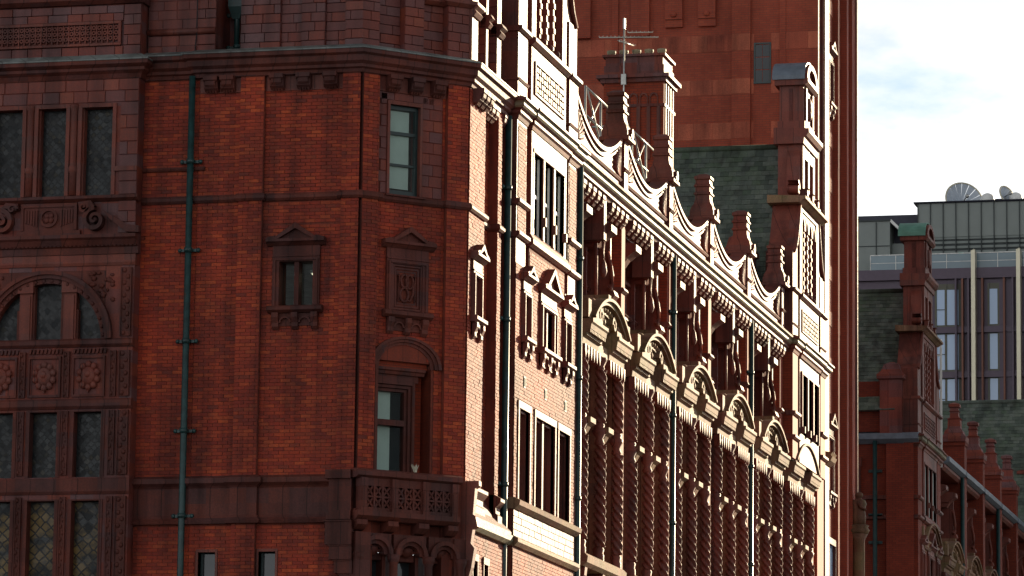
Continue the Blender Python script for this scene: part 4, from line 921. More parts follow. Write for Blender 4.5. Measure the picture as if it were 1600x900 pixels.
    P('entablature', MB().prof(yc - 1.3, yc + 1.3, [(Bk - .05, 27.3), (D + .03, 27.3), (D + .05, 27.5), (D + .12, 27.55), (D + .2, 27.68), (D + .2, 27.8), (Bk - .05, 27.85)]), 'terra', parent, 'C')
    P('crown', MB().box(yc - .85, yc + .85, Bk + .05, D - .05, 27.85, 29.35).box(yc - .9, yc + .9, Bk, D, 27.85, 28.15).box(yc - .7, yc - .5, D - .05, D + .02, 28.15, 29.3).box(yc + .5, yc + .7, D - .05, D + .02, 28.15, 29.3).box(yc - .852, yc - .85, Bk + .38, Bk + .5, 28.1, 29.3), 'terra', parent, 'C')
    P('crown_slot', MB().box(yc - .875, yc - .851, Bk + .36, Bk + .46, 28.0, 29.25), 'dark', parent, 'C')
    P('crown_carving', MB().sphere(yc, D - .02, 28.7, .3, .12, .4, 10).sphere(yc - .15, D, 28.45, .14, .1, .2, 8).sphere(yc + .15, D, 28.95, .14, .1, .18, 8), 'terra', parent, 'C')
    P('crown_cornice', MB().prof(yc - 1.0, yc + 1.0, [(Bk - .08, 29.35), (D + .03, 29.35), (D + .12, 29.45), (D + .12, 29.58), (Bk - .08, 29.58)]), 'terra', parent, 'C')
    P('crown_arch', MB().arch(yc, 29.58, .7, .98, 0, 180, Bk - .1, D + .1, 16, .62).arch(yc, 29.58, 0, .7, 0, 180, Bk, D - .02, 14, .62), 'terra', parent, 'C')
    P('crown_cap', MB().arch(yc, 29.585, .985, 1.06, -4, 184, Bk - .15, D + .02, 16, .66), cap, parent, 'C')
    return [o for o in bpy.data.objects if o not in n0 and o.parent == parent]

YG1 = 8.2; YG2 = YG1 + 5.65 * 6 + 1.6; PDC = .3
pavilion(YG1, PDC, BLD)
G1 = gable(YG1, PDC, BLD)
for o in G1:
    q = dup(o, (0, YG2 - YG1, 0)); q.scale.z = .925; q.location.z = 20.6 * (1 - .925)
downpipe('C', YG1 + 3.15, .34, 0, 20.15, (18.0, 15.2, 12.4), BLD, .075)

# ================================================================== the six bays
BY = 13.15; BP = 5.65
n0 = set(bpy.data.objects)
x = BY
P('bay_wall', MB().box(x - .75, x + 4.9, -1.1, -.75, 0, 11.3).box(x - .75, x + 4.9, -1.1, -.6, 16.3, 20.3), 'deep', BLD, 'C')
wn = P('window', MB().box(x - .3, x + 4.2, -.8, -.6, 11.3, 11.8).box(x - .3, x + 4.2, -.78, -.6, 14.3, 14.5).box(x - .3, x + 4.2, -.8, -.6, 16.05, 16.3), 'terra', BLD, 'C')
for a, b in ((x + .13, x + 1.87), (x + 2.13, x + 3.82)):
    for z0, z1 in ((11.8, 14.3), (14.5, 16.05)): P('pane', MB().box(a, b, -.72, -.7, z0, z1), 'glass', wn, sub=True)
    P('glazing_bar', MB().box((a + b) / 2 - .04, (a + b) / 2 + .04, -.7, -.62, 11.8, 14.3).box((a + b) / 2 - .04, (a + b) / 2 + .04, -.7, -.62, 14.5, 16.05), 'mullion', wn, sub=True)
for cx_ in (x, x + 2.0, x + 3.95):
    mu = MB(); mu.box(cx_ - .085, cx_ + .085, -.75, -.03, 11.3, 16.3)
    for k in range(22):
        z = 11.7 + k * .2
        if abs(z - 14.4) > .25: mu.box(cx_ - .115, cx_ - .085, -.46, -.34, z, z + .11)
    P('window_pier', mu, 'brown', BLD, 'C')
    co = MB(); co.lathe(cx_, 0, [(.15, 11.3), (.15, 11.45), (.13, 11.5), (.15, 11.6), (.1, 11.68)], 12)
    co.twist(cx_, .03, 11.66, 14.1, .125).lathe(cx_, 0, [(.1, 14.08), (.14, 14.15), (.12, 14.2), (.1, 14.26), (.17, 14.4), (.17, 14.48), (.12, 14.52), (.14, 14.58), (.1, 14.66)], 12)
    co.twist(cx_, .03, 14.64, 15.92, .12).lathe(cx_, 0, [(.1, 15.9), (.13, 15.96), (.11, 16.0), (.18, 16.14), (.18, 16.22)], 12)
    cl = P('twisted_column', co, 'terra', BLD, 'C')
    if cx_ < x + 3: P('column_bracket', MB().prof(cx_ + .0, cx_ + .55, [(-.2, 14.34), (.1, 14.34), (.24, 14.42), (.24, 14.54), (-.2, 14.56)]).prof(cx_ + .1, cx_ + .45, [(-.2, 14.2), (.06, 14.2), (.14, 14.34), (-.2, 14.34)]), 'ped', cl, sub=True)
# pier of plain brick between the bays
P('pier', MB().box(x + 4.22, x + 4.62, -1.0, .04, 0, 20.1), 'btex', BLD, 'C')
for z in (17.46, 18.16): P('pier_band', MB().prof(x + 4.18, x + 4.68, [(-.5, z), (.06, z), (.13, z + .06), (.1, z + .13), (-.5, z + .16)]), 'terra', BLD, 'C')
# pediment
pe = MB(); pc = x + 1.95; hw = 2.32
for a, b in ((pc - hw, pc - .62), (pc + .62, pc + hw)):
    pe.prof(a, b, [(-.6, 16.24), (.1, 16.24), (.12, 16.4), (.2, 16.44), (.2, 16.52), (.3, 16.58), (.32, 16.7), (.36, 16.74), (.36, 16.82), (-.6, 16.86)])
    pe.box(a + .3, b - .1, -.5, .24, 16.86, 17.0).box(a + .5, b - .2, -.5, .2, 17.0, 17.14)
pe.box(pc - .62, pc + .62, -.6, .08, 16.24, 16.5)
po = P('pediment', pe, 'ped', BLD, 'C')
an = 37; rr = 1.95 / math.sin(R(an)); zc = 16.86 - rr * math.cos(R(an))
P('pediment_arch', MB().arch(pc, zc, rr - .06, rr + .03, 90 - an, 90 + an, -.55, .28, 22).arch(pc, zc, rr + .03, rr + .1, 90 - an, 90 + an, -.55, .36, 22).arch(pc, zc, rr - .26, rr - .18, 90 - an + 6, 90 + an - 6, -.5, .14, 20), 'ped', po, sub=True)
P('tympanum', MB().prism([(pc + rr * .96 * math.sin(R(t)), zc + rr * .96 * math.cos(R(t))) for t in range(-36, 37, 6)], -.58, -.25), 'dark', po, sub=True)
sc = MB()
for dx, z, a, b, c_ in ((-.9, 17.25, .22, .2, .3), (-.55, 17.3, .2, .18, .24), (-.35, 17.2, .16, .16, .22), (.95, 17.25, .22, .2, .3), (.6, 17.28, .18, .18, .22), (-1.35, 17.15, .2, .15, .16), (1.4, 17.15, .2, .15, .16), (0, 17.35, .16, .16, .24)): sc.sphere(pc + dx, -.02, z, a, b, c_, 8)
sc.spiral(pc - .75, 17.1, .26, 1.2, .1, -.2, .22, 1, 0, 20).spiral(pc + .75, 17.1, .26, 1.2, .1, -.2, .22, -1, 180, 20)
rs = random.Random(3)
for i in range(34):
    tx = rs.uniform(-1.5, 1.5); zt_ = zc + math.sqrt(max(.1, (rr - .3) ** 2 - tx * tx)); zz = rs.uniform(16.95, max(17.0, zt_))
    sc.sphere(pc + tx, rs.uniform(-.14, .04), zz, rs.uniform(.06, .13), rs.uniform(.06, .13), rs.uniform(.06, .14), 6)
P('tympanum_carving', sc, 'ped', po, sub=True, kind='stuff')
for a, b, c_, e in ((pc - hw - .02, pc - hw + .3, 16.86, 17.3), (pc + hw - .3, pc + hw + .02, 16.86, 17.3), (pc - .14, pc + .14, zc + rr + .05, zc + rr + .22)): P('acroterion', MB().box(a, b, -.5, .25, c_, e), 'ped', po, sub=True)
for i in range(15):
    xx = pc - hw + .14 + i * (2 * hw - .28) / 14
    if abs(xx - pc) < .55: continue
    P('pendant_drop', MB().prism([(xx - .085, 16.24), (xx + .085, 16.24), (xx + .07, 16.1), (xx, 15.92), (xx - .07, 16.1)], .0, .16), 'terra', po, sub=True)
dt = MB()
for i in range(30):
    xx = pc - hw + .08 + i * (2 * hw - .16) / 29
    if abs(xx - pc) > .66: dt.box(xx - .045, xx + .045, .2, .29, 16.5, 16.6)
for i in range(15):
    a = R(90 - an + 3 + i * (2 * an - 6) / 14); dt.sphere(pc + (rr - .15) * math.cos(a), .14, zc + (rr - .15) * math.sin(a), .06, .08, .06, 6)
P('dentils', dt, 'ped', po, sub=True, kind='stuff')
# upper zone
for i in range(10):
    xx = x - .62 + i * .53
    link('corbel', cbc, 'terra', BLD, 'C', loc=(xx, -.06, 0)) if xx < x + 4.2 and abs(xx - x - 2.0) > .2 else None
P('corbel_panel', MB().box(x - .75, x + 4.2, -.6, -.1, 19.72, 20.1), 'deep', BLD, 'C')
P('pendant_pilaster', MB().box(x + 1.9, x + 2.0, -.4, .1, 19.1, 20.1).box(x + 2.06, x + 2.16, -.4, .1, 19.1, 20.1).box(x + 2.0, x + 2.06, -.4, .04, 19.15, 20.1), 'terra', BLD, 'C')
for xx in (x - .55, x + 2.2):
    P('console', MB().prof(xx, xx + .62, [(-.6, 19.18), (-.05, 19.18), (.1, 19.3), (.22, 19.36), (.22, 19.52), (.1, 19.56), (-.6, 19.6)]).prof(xx + .12, xx + .5, [(-.6, 19.0), (-.15, 19.0), (-.03, 19.18), (-.6, 19.18)]), 'terra', BLD, 'C')
xx = x + 2.15
P('hanging_drop', MB().tube([(xx - .06, .02, 19.1), (xx, .02, 18.8), (xx - .02, .04, 18.62)], .025, 6).tube([(xx + .14, .02, 19.1), (xx + .04, .02, 18.8), (xx, .04, 18.62)], .025, 6).lathe(xx, .04, [(.02, 18.65), (.06, 18.55), (.09, 18.35), (.06, 18.25), (.01, 18.2)], 9).lathe(xx, -.15, [(.05, 17.5), (.05, 19.05)], 8), 'terra', BLD, 'C')
xx = x + 2.75
P('scroll_bracket', MB().tube([(xx - .14, .05, 18.9), (xx - .2, .08, 18.75), (xx - .1, .1, 18.55), (xx + .08, .1, 18.35), (xx + .14, .09, 18.15), (xx + .06, .07, 18.02), (xx - .06, .07, 18.08)], .06, 7), 'terra', BLD, 'C')
P('jamb_pilaster', MB().box(x + 3.0, x + 3.12, -.6, .02, 17.95, 19.5).box(x + 3.0, x + 3.3, -.6, .06, 16.7, 17.85).prof(x + 2.95, x + 3.4, [(-.6, 17.82), (.08, 17.82), (.16, 17.9), (.12, 18.02), (-.6, 18.06)]).prof(x + 2.98, x + 3.4, [(-.6, 17.02), (.09, 17.02), (.16, 17.08), (-.6, 17.16)]), 'terra', BLD, 'C')
P('niche_band', MB().prof(x - .7, x + 4.2, [(-.6, 18.0), (-.5, 18.0), (-.44, 18.06), (-.5, 18.12), (-.6, 18.12)]).prof(x - .7, x + 4.2, [(-.6, 18.9), (-.52, 18.9), (-.52, 18.98), (-.6, 18.98)]).box(x + .35, x + .5, -.6, -.42, 16.9, 19.7).box(x - .05, x + .1, -.6, -.42, 16.9, 19.7).box(x + 2.3, x + 2.4, -.6, -.42, 16.9, 19.7), 'deep', BLD, 'C')
# sill slab and its carved brackets
so = P('sill_slab', MB().prof(x - .35, x + 4.0, [(-.6, 11.0), (.16, 11.0), (.26, 11.08), (.28, 11.22), (.2, 11.3), (-.6, 11.3)]), 'ped', BLD, 'C')
for xx in (x - .1, x + 1.85, x + 3.75):
    P('bracket', MB().prof(xx, xx + .24, [(-.6, 10.99), (.16, 10.99), (.14, 10.8), (.02, 10.6), (.1, 10.4), (.04, 10.25), (-.6, 10.25)]), 'terra', so, sub=True)
    P('carving', MB().sphere(xx + .5, -.1, 10.7, .2, .16, .22, 8).sphere(xx + .45, -.05, 10.45, .16, .14, .16, 8).sphere(xx + .62, -.1, 10.45, .12, .12, .14, 7), 'terra', so, sub=True)
P('dado', MB().box(x - .3, x + 4.1, -.75, -.1, 8.5, 10.22), 'ped', BLD, 'C')
BAY = [o for o in bpy.data.objects if o not in n0 and o.parent == BLD]
for k in range(1, 6):
    for o in BAY:
        if k == 5 and o.name.split('.')[0] in ('corbel', 'corbel_panel', 'pendant_pilaster', 'console', 'hanging_drop', 'scroll_bracket', 'jamb_pilaster', 'niche_band'): continue
        dup(o, (0, BP * k, 0))
for y in (BY + 10.25, BY + 21.5): downpipe('C', y, .14, 0, 20.1, (18.6, 15.9, 13.1, 10.6), BLD, .07)
# upper window of the far pavilion
n1 = set(bpy.data.objects)
pavw = MB(); yc = YG2
upw = [(yc - 1.5, yc - .58, 17.8, 19.62), (yc - .44, yc + .44, 17.8, 19.62), (yc + .58, yc + 1.5, 17.8, 19.62)]
wall('wall', 'C', yc - 1.75, yc + 1.75, 16.9, 20.3, PDC, .8, 'terra', BLD, holes=upw)
for a, b in ((yc - 3, yc - 2.1), (yc + 2.1, yc + 3.0)): P('pilaster', MB().box(a, b, -.5, PDC, 16.9, 20.1), 'btex', BLD, 'C')
for a, b in ((yc - 3.05, yc - 2.05), (yc + 2.05, yc + 3.05)):
    for z in (17.46, 18.18): P('pilaster_band', MB().prof(a, b, [(PDC - .2, z), (PDC + .04, z), (PDC + .1, z + .05), (PDC + .1, z + .12), (PDC - .2, z + .15)]), 'terra', BLD, 'C')
for x0, x1, z0, z1 in upw:
    wn = P('window', MB().box(x0 - .07, x0, PDC - .36, PDC + .06, z0, z1).box(x1, x1 + .07, PDC - .36, PDC + .06, z0, z1).box(x0 - .07, x1 + .07, PDC - .36, PDC + .055, z1, z1 + .08).box(x0 - .09, x0 + .02, PDC, PDC + .14, 17.8, 18.0), 'terra', BLD, 'C')
    P('pane', MB().box(x0, x1, PDC - .3, PDC - .28, z0, z1), 'glass', wn, sub=True)
for a, b in ((yc - 2.1, yc - 1.75), (yc + 1.75, yc + 2.1)): P('slot', MB().box(a, b, -.3, -.04, 16.9, 20.3), 'deep', BLD, 'C')
path = [W('C', yc - 3, -.3), W('C', yc - 3, PDC), W('C', yc - 2.1, PDC), W('C', yc - 2.1, .04), W('C', yc - 1.78, .04), W('C', yc - 1.78, PDC + .03), W('C', yc + 1.78, PDC + .03), W('C', yc + 1.78, .04), W('C', yc + 2.1, .04), W('C', yc + 2.1, PDC), W('C', yc + 3.0, PDC), W('C', yc + 3.0, -.3)]
PAVCOR = [sweep(path, [(-.2, 20.08), (.02, 20.08), (.05, 20.16), (.1, 20.2), (.1, 20.26), (.16, 20.3), (-.2, 20.3)], 'cornice', 'terra', BLD), sweep(path, [(-.2, 20.301), (.16, 20.301), (.2, 20.34), (.19, 20.42), (.22, 20.45), (-.2, 20.45)], 'cornice_roll', 'moss', BLD), sweep(path, [(-.2, 20.451), (.26, 20.451), (.26, 20.5), (.05, 20.6), (-.2, 20.6)], 'cornice_cap', 'terra', BLD)]
PAV2 = [o for o in bpy.data.objects if o not in n1 and o.parent == BLD]
P('end_pier', MB().box(yc + 3.005, 47.9, -1.0, .05, 0, 20.6), 'btex', BLD, 'C')

# --- main cornice over the bays, parapet swags and pinnacles
c0, c1 = YG1 + 3.05, YG2 - 3.05
P('cornice', MB().prof(c0, c1, [(-.8, 20.08), (.1, 20.08), (.13, 20.15), (.2, 20.18), (.2, 20.24), (.27, 20.29), (-.8, 20.29)]), 'terra', BLD, 'C')
P('cornice_roll', MB().prof(c0, c1, [(-.8, 20.291), (.27, 20.291), (.31, 20.33), (.3, 20.41), (.33, 20.44), (-.8, 20.44)]), 'moss', BLD, 'C')
P('cornice_cap', MB().prof(c0, c1, [(-.8, 20.441), (.38, 20.441), (.38, 20.5), (.1, 20.62), (-.8, 20.62)]), 'ped', BLD, 'C')
n2 = set(bpy.data.objects)
PYs = BY + 4.42
def zsw(t): return 21.28 + .72 * (abs(2 * t - 1)) ** 2.0
sw0, sw1 = BY - 1.05, PYs - .24
N = 18; pts = [(sw0, 20.62), (sw1, 20.62)] + [(sw1 - (sw1 - sw0) * i / N, zsw(1 - i / N)) for i in range(N + 1)]
sw = MB()
for i in range(N):
    a0, a1 = sw0 + (sw1 - sw0) * i / N, sw0 + (sw1 - sw0) * (i + 1) / N; za, zb = zsw(i / N), zsw((i + 1) / N)
    sw.prism([(a0, 20.62), (a1, 20.62), (a1, zb), (a0, za)], -.28, .0)
so = P('swag_parapet', sw, 'terra', BLD, 'C')
cp_ = MB()
for i in range(N):
    a0, a1 = sw0 + (sw1 - sw0) * i / N, sw0 + (sw1 - sw0) * (i + 1) / N; za, zb = zsw(i / N), zsw((i + 1) / N)
    cp_.prism([(a0, za), (a1, zb), (a1, zb + .1), (a0, za + .1)], -.34, .09); cp_.prism([(a0, za - .14), (a1, zb - .14), (a1, zb - .08), (a0, za - .08)], -.02, .05)
P('coping', cp_, 'terra', so, sub=True)
P('base_moulding', MB().prof(sw0, sw1, [(-.02, 20.92), (.04, 20.92), (.07, 20.97), (.03, 21.02), (-.02, 21.02)]), 'terra', so, sub=True)
fn = MB()
for s_, xe in ((1, sw1 - .12), (-1, sw0 + .12)):
    for k in range(6):
        a = R(100 + k * 13); p0 = (xe + s_ * .02, .02, 21.05); l = .85 - .06 * k
        fn.tube([p0, (xe + s_ * math.cos(a) * l * 1.3, .03, 21.05 + math.sin(a) * l * .85)], .02, 6, .05)
P('fan_relief', fn, 'terra', so, sub=True, kind='stuff')
pi = MB(); pi.box(PYs - .22, PYs + .22, -.42, .1, 20.62, 21.95); pi.prof(PYs - .26, PYs + .26, [(-.44, 21.2), (.12, 21.2), (.16, 21.25), (.12, 21.3), (-.44, 21.3)])
pn = P('pinnacle', pi, 'terra', BLD, 'C')
P('pinnacle_stack', MB().sq(PYs, -.14, [(.32, 21.95), (.38, 21.98), (.38, 22.06), (.33, 22.09), (.33, 22.2), (.3, 22.32), (.23, 22.45), (.2, 22.58), (.2, 22.68), (.24, 22.7), (.24, 22.74), (.2, 22.77), (.2, 22.9), (.235, 22.92), (.235, 22.96), (.2, 22.99), (.19, 23.1), (.23, 23.13), (.23, 23.2), (.1, 23.28)]), 'terra', pn, sub=True)
P('scroll', MB().spiral(PYs - .0, 22.2, .2, 1.2, .1, .16, .26, 1, 200, 18), 'terra', pn, sub=True)
P('back_scroll', MB().prism([(PYs - .2, 20.7), (PYs + .2, 20.7), (PYs + .2, 22.0), (PYs - .2, 22.0)], -.75, -.42), 'deep', pn, sub=True)
PARA = [o for o in bpy.data.objects if o not in n2 and o.parent == BLD]
for k in range(1, 5):
    for o in PARA: dup(o, (0, BP * k, 0))

# --- transverse slate roofs behind the gables
def slate_roof(ym, half, zr, ze, xa, xb, parent, single=0):
    """ridge along X at y = ym; the slope facing the corner is laid with single slates"""
    core = MB(); pr = [(ym - half, ze), (ym + half, ze), (ym, zr)]
    b = len(core.v)
    core.add([(xa, -y, z) for y, z in pr] + [(xb, -y, z) for y, z in pr], [(0, 1, 2), (3, 4, 5), (0, 1, 4, 3), (1, 2, 5, 4), (2, 0, 3, 5)])
    ro = P('roof', core, 'lead', parent, 'W')
    L_ = math.hypot(half, zr - ze); ny, nz_ = -(zr - ze) / L_, half / L_
    mb = MB(); e = .19; wd = .26; rows = int(L_ / e); cnt = 0
    for r in range(rows):
        t0, t1 = r * e / L_, min((r + 1) * e / L_ + .02, 1.0); x = xa - (wd / 2 if r % 2 else 0)
        while x < xb:
            a, b_ = max(x, xa) + .004, min(x + wd, xb) - .004; x += wd
            if b_ - a < .03: continue
            o0 = .035 + random.uniform(-.006, .006); o1 = .012; rv = random.uniform(.02, .98)
            def pt(t, o): return (ym - half + half * t + ny * o, ze + (zr - ze) * t + nz_ * o)
            q = [pt(t0, 0.0), pt(t0, o0), pt(t1, o1), pt(t1, 0.0)]
            vv = [(a, -q[i][0], q[i][1]) for i in range(4)] + [(b_, -q[i][0], q[i][1]) for i in range(4)]
            ff = [(0, 1, 5, 4), (1, 2, 6, 5), (0, 1, 2, 3), (4, 5, 6, 7)]
            if cnt < single and a > -3.2 and r > rows * .45:
                s = MB(); s.add(vv, ff, rnd=rv); P('slate', s, 'slate', ro, 'W', sub=True); cnt += 1
            else: mb.add(vv, ff, rnd=rv)
    P('slate_courses', mb, 'slate', ro, 'W', sub=True, kind='stuff')
    P('ridge', MB().tube([(xa, -ym, zr + .02), (xb, -ym, zr + .02)], .1, 8), 'slate', ro, 'W', sub=True)
    return ro
slate_roof(YG2 + .1, 3.6, 26.95, 20.5, -7.0, CX - .5, BLD, single=300)
slate_roof(YG1, 3.2, 26.6, 20.5, -7.0, CX - .5, BLD)
P('turret', MB().sq(40.3, -1.25, [(.42, 20.5), (.42, 22.9), (.5, 22.95), (.5, 23.1), (.36, 23.2), (.28, 23.5), (.08, 23.62), (.02, 23.7)]), 'deep', BLD, 'C')
# main roof behind the parapet (a low slate slope along the front)
P('front_roof', MB().prof(YG1 + 3.0, YG2 - 3.0, [(-1.2, 20.46), (-4.5, 20.46), (-4.5, 21.6)]), 'slate', BLD, 'C')
# pale green joinery of the dormers seen over the swags
for k in range(4):
    y = BY + .3 + BP * k
    dm = P('dormer', MB().box(y, y + 3.0, -2.1, -1.0, 20.62, 21.75).prof(y - .1, y + 3.1, [(-2.2, 21.75), (-.9, 21.75), (-.9, 21.85), (-2.2, 21.95)]), 'greenpaint', BLD, 'C')
    for j in range(4): P('pane', MB().box(y + .12 + j * .72, y + .68 + j * .72, -1.0, -.985, 20.8, 21.6), 'glass', dm, sub=True)
# --- chimney stack with pots
ch = MB(); cy0, cy1 = 30.0, 31.5; xa, xb = -1.5, .34
def wbox(mb, x0, x1, y0, y1, z0, z1): mb.box(x0, x1, -y1, -y0, z0, z1); return mb
wbox(ch, xa + .06, xb - .06, cy0 + .06, cy1 - .06, 20.5, 26.3)
cs = P('chimney', ch, 'btex', BLD, 'W')
t = MB()
for z0, z1, e in ((25.5, 25.58, .06), (26.2, 26.32, .1), (26.32, 26.42, .2), (26.42, 26.7, .02), (26.7, 26.95, -.02), (26.95, 27.02, .06)): wbox(t, xa - e + .08, xb + e - .08, cy0 - e + .08, cy1 + e - .08, z0, z1)
P('chimney_cornice', t, 'deep', cs, sub=True)
t = MB()
for i in range(6):
    xx = xa + .2 + i * (xb - xa - .4) / 5; wbox(t, xx - .05, xx + .05, cy0 + .0, cy0 + .06, 24.0, 25.5)
    if i < 5: t.arch(xx + .145, 25.78, .07, .12, 0, 180, -cy0 - .1, -cy0 - .02, 8); wbox(t, xx + .02, xx + .05, cy0 + .03, cy0 + .1, 25.58, 25.78); wbox(t, xx + .24, xx + .27, cy0 + .03, cy0 + .1, 25.58, 25.78)
for j in range(4): wbox(t, xb - .12, xb - .03, cy0 + .2 + j * .33, cy0 + .3 + j * .33, 23.5, 26.2)
P('chimney_ribs', t, 'terra', cs, sub=True)
for i in range(5):
    xx = xa + .2 + i * .36; P('chimney_pot', MB().lathe(xx, -cy0 - .4, [(.12, 27.02), (.11, 27.1), (.13, 27.13), (.13, 27.2), (.05, 27.22)], 10), 'moss', cs, sub=True)

# ================================================================== the tower beyond
TW = thing('brick_tower', 'tall red brick tower with pale bands rising behind the roofs', 'tower')
TY = 47.95; TX1 = CX - .13
P('wall', MB().box(-9.0, TX1, -54.0, -TY, 0, 46), 'btow', TW, 'W')
def tbox(x0, x1, e, z0, z1, mat='btow', name='pilaster'): return P(name, MB().box(x0, x1, -TY, -TY + e, z0, z1), mat, TW, 'W')
tbox(-1.14, -.53, .1, 20, 45.9); tbox(.42, .62, .07, 20, 45.9); tbox(.62, TX1 - .002, .05, 20, 45.8); tbox(-5.1, -4.9, .07, 20, 45.9)
for a, b in ((-3.33, -2.76), (-2.24, -1.67)):
    o = tbox(a, b, .18, 32.1, 45.9); P('pendant_foot', MB().box(a, b, -TY, -TY + .12, 31.85, 32.1).sphere((a + b) / 2, -TY + .18, 32.25, .12, .08, .1, 7), 'btow', o, sub=True)
tbox(-4.46, -3.85, .18, 31.6, 45.9); tbox(-6.4, -5.8, .18, 31.6, 45.9)
for (z0, z1) in ((31.0, 31.55), (29.58, 30.08), (28.12, 28.66), (33.6, 34.1), (26.6, 27.1)):
    for x0, x1, e in ((-9, -6.4, 0), (-6.4, -5.8, 0), (-5.8, -5.1, 0), (-4.9, -1.14, 0), (-1.14, -.53, .1), (-.53, -.43, 0), (.13, .42, 0), (.62, TX1, .05)):
        if z0 == 33.6 and e == 0: continue
        xx = x0
        while xx < x1 - .01:
            w_ = min(random.uniform(.45, .75), x1 - xx)
            if x1 - xx - w_ < .15: w_ = x1 - xx
            o = link('block', unit('bandblock'), 'bandblock', TW, 'A'); o.location = (xx + .003, TY - e, z0); o.scale = (w_ - .006, .014, z1 - z0)
            xx += w_
wn = P('window', MB().box(-.43, -.38, -TY - .05, -TY + .03, 29.95, 31.25).box(.08, .13, -TY - .05, -TY + .03, 29.95, 31.25).box(-.38, .08, -TY - .05, -TY + .03, 31.2, 31.25).box(-.43, .13, -TY - .05, -TY + .06, 29.9, 29.95), 'sash', TW, 'W')
for i in range(2):
    for j in range(3): P('pane', MB().box(-.375 + i * .23, -.16 + i * .23, -TY - .02, -TY + .008, 29.96 + j * .415, 30.35 + j * .415), 'glass', wn, sub=True)
# its sunlit street face
for y0, y1, d in ((TY, 48.4, -.125), (48.4, 49.15, .02), (50.8, 51.1, .05), (52.3, 52.65, .1), (53.3, 53.98, .12)):
    P('pilaster', MB().box(y0 + .002, y1, -.5, d, 0, 46), 'terra' if y1 < 50 else 'btow', TW, 'C')
P('roll', MB().lathe(48.42, -.08, [(.07, 0), (.07, 46)], 8).lathe(53.98, .1, [(.1, 0), (.1, 46)], 8), 'terra', TW, 'C', kind=None)
for y0, y1, d in ((49.15, 50.8, -.13), (51.1, 52.3, -.13), (52.65, 53.3, -.13)):
    for z in (20.8, 22.3, 23.8, 25.2, 26.7, 28.2, 29.7, 31.2, 32.6): block(y0 + .003, y1 - .003, d - .03, d + .02, z, z + .5, 'bandblock', TW, 'C')
aedicule('C', 50.0, 16.9, 1.15, 1.7, -.12, TW, 'terra', lights=1, bk=2)
aedicule('C', 50.0, 29.6, .9, 1.3, -.12, TW, 'terra', lights=1, bk=2)
P('capital', MB().prof(48.35, 49.25, [(-.2, 17.6), (.05, 17.6), (.2, 17.72), (.26, 17.85), (.2, 17.9), (.26, 17.98), (-.2, 18.05)]), 'ped', TW, 'C')
wn = P('window', MB().box(49.2, 49.35, -.2, .0, 12, 15.4).box(50.65, 50.8, -.2, .0, 12, 15.4).box(49.35, 50.65, -.2, 0.0, 15.2, 15.4), 'terra', TW, 'C'); P('pane', MB().box(49.35, 50.65, -.13, -.11, 12, 15.2), 'skyglass', wn, sub=True)
fg = MB(); fy, fd = 53.5, .3
fg.lathe(fy, fd, [(.3, 15.9), (.36, 16.1), (.3, 16.25), (.34, 16.35), (.2, 16.42)], 10).lathe(fy, fd, [(.22, 16.4), (.24, 16.8), (.2, 17.2), (.26, 17.5), (.22, 17.7), (.09, 17.78), (.08, 17.84)], 10, sx=1.2).sphere(fy, fd, 17.98, .13, .14, .16, 9)
fg.tube([(fy - .25, fd, 17.6), (fy - .34, fd + .1, 17.3), (fy - .2, fd + .22, 17.15)], .07, 7).tube([(fy + .25, fd, 17.6), (fy + .33, fd + .08, 17.3), (fy + .3, fd + .12, 17.0)], .07, 7)
fg.v = [(fy + (x_ - fy) * .8, y_, 15.9 + (z_ - 15.9) * .62) for x_, y_, z_ in fg.v]
P('carved_figure', fg, 'ped', TW, 'C'); P('figure_shaft', MB().lathe(fy, fd, [(.2, 0), (.2, 15.7), (.3, 15.9)], 12), 'ped', TW, 'C')

# ================================================================== the matching wing across the side street
B3 = thing('gabled_building', 'red brick gabled building with green copper cap and row of pinnacles beyond the tower', 'building')
Y3 = 71.0; D3 = .2; B3.location.z = .5
pavilion(Y3, D3, B3, detail=False)
for o in gable(Y3, D3, B3, cap='copper'): o.scale.z = 0.85; o.location.z = 20.6 * (1 - 0.85)
E3 = Y3 - 3.0
P('end_wall', MB().box(-12, CX + D3 - .02, -E3 - 2.0, -E3 - .04, 0, 20.2), 'bfar', B3, 'W')
P('end_attic', MB().box(-12, CX - .7, -E3 - 1.5, -E3 - .04, 20.66, 22.5), 'bfar', B3, 'W')
P('gutter', MB().prof(-12, CX + .25, [(-E3 - .2, 20.2), (-E3 + .05, 20.2), (-E3 + .3, 20.35), (-E3 + .32, 20.55), (-E3 - .2, 20.65)]), 'leadcap', B3, 'W')
for z in (17.46, 18.18): P('string_course', MB().box(-.1, CX + .2, -E3, -E3 + .1, z, z + .14), 'dark', B3, 'W')
P('corner_pilaster', MB().box(.85, CX + .05, -E3 - .05, -E3 + .12, 0, 20.195), 'bfar', B3, 'W')
wn = P('window', MB().box(-1.0, -.85, -E3, -E3 + .1, 16.9, 19.6).box(-.25, -.1, -E3, -E3 + .1, 16.9, 19.6).box(-1.05, -.05, -E3, -E3 + .12, 19.4, 19.7).box(-1.05, -.05, -E3, -E3 + .16, 16.8, 16.95), 'dark', B3, 'W')
P('pane', MB().box(-.85, -.25, -E3, -E3 + .03, 16.95, 19.4), 'glass', wn, sub=True); P('sash', MB().box(-.85, -.25, -E3 + .03, -E3 + .06, 18.1, 18.2), 'sash', wn, sub=True)
dpo = MB().lathe(.45, -E3 + .15, [(.08, 0), (.08, 20.3)], 10)
o = P('downpipe', dpo, 'pipe', B3, 'W')
for z in (19.2, 16.6, 14.2, 17.6): P('bracket', MB().box(.2, .7, -E3 + .02, -E3 + .1, z - .05, z + .05), 'pipe', o, sub=True)
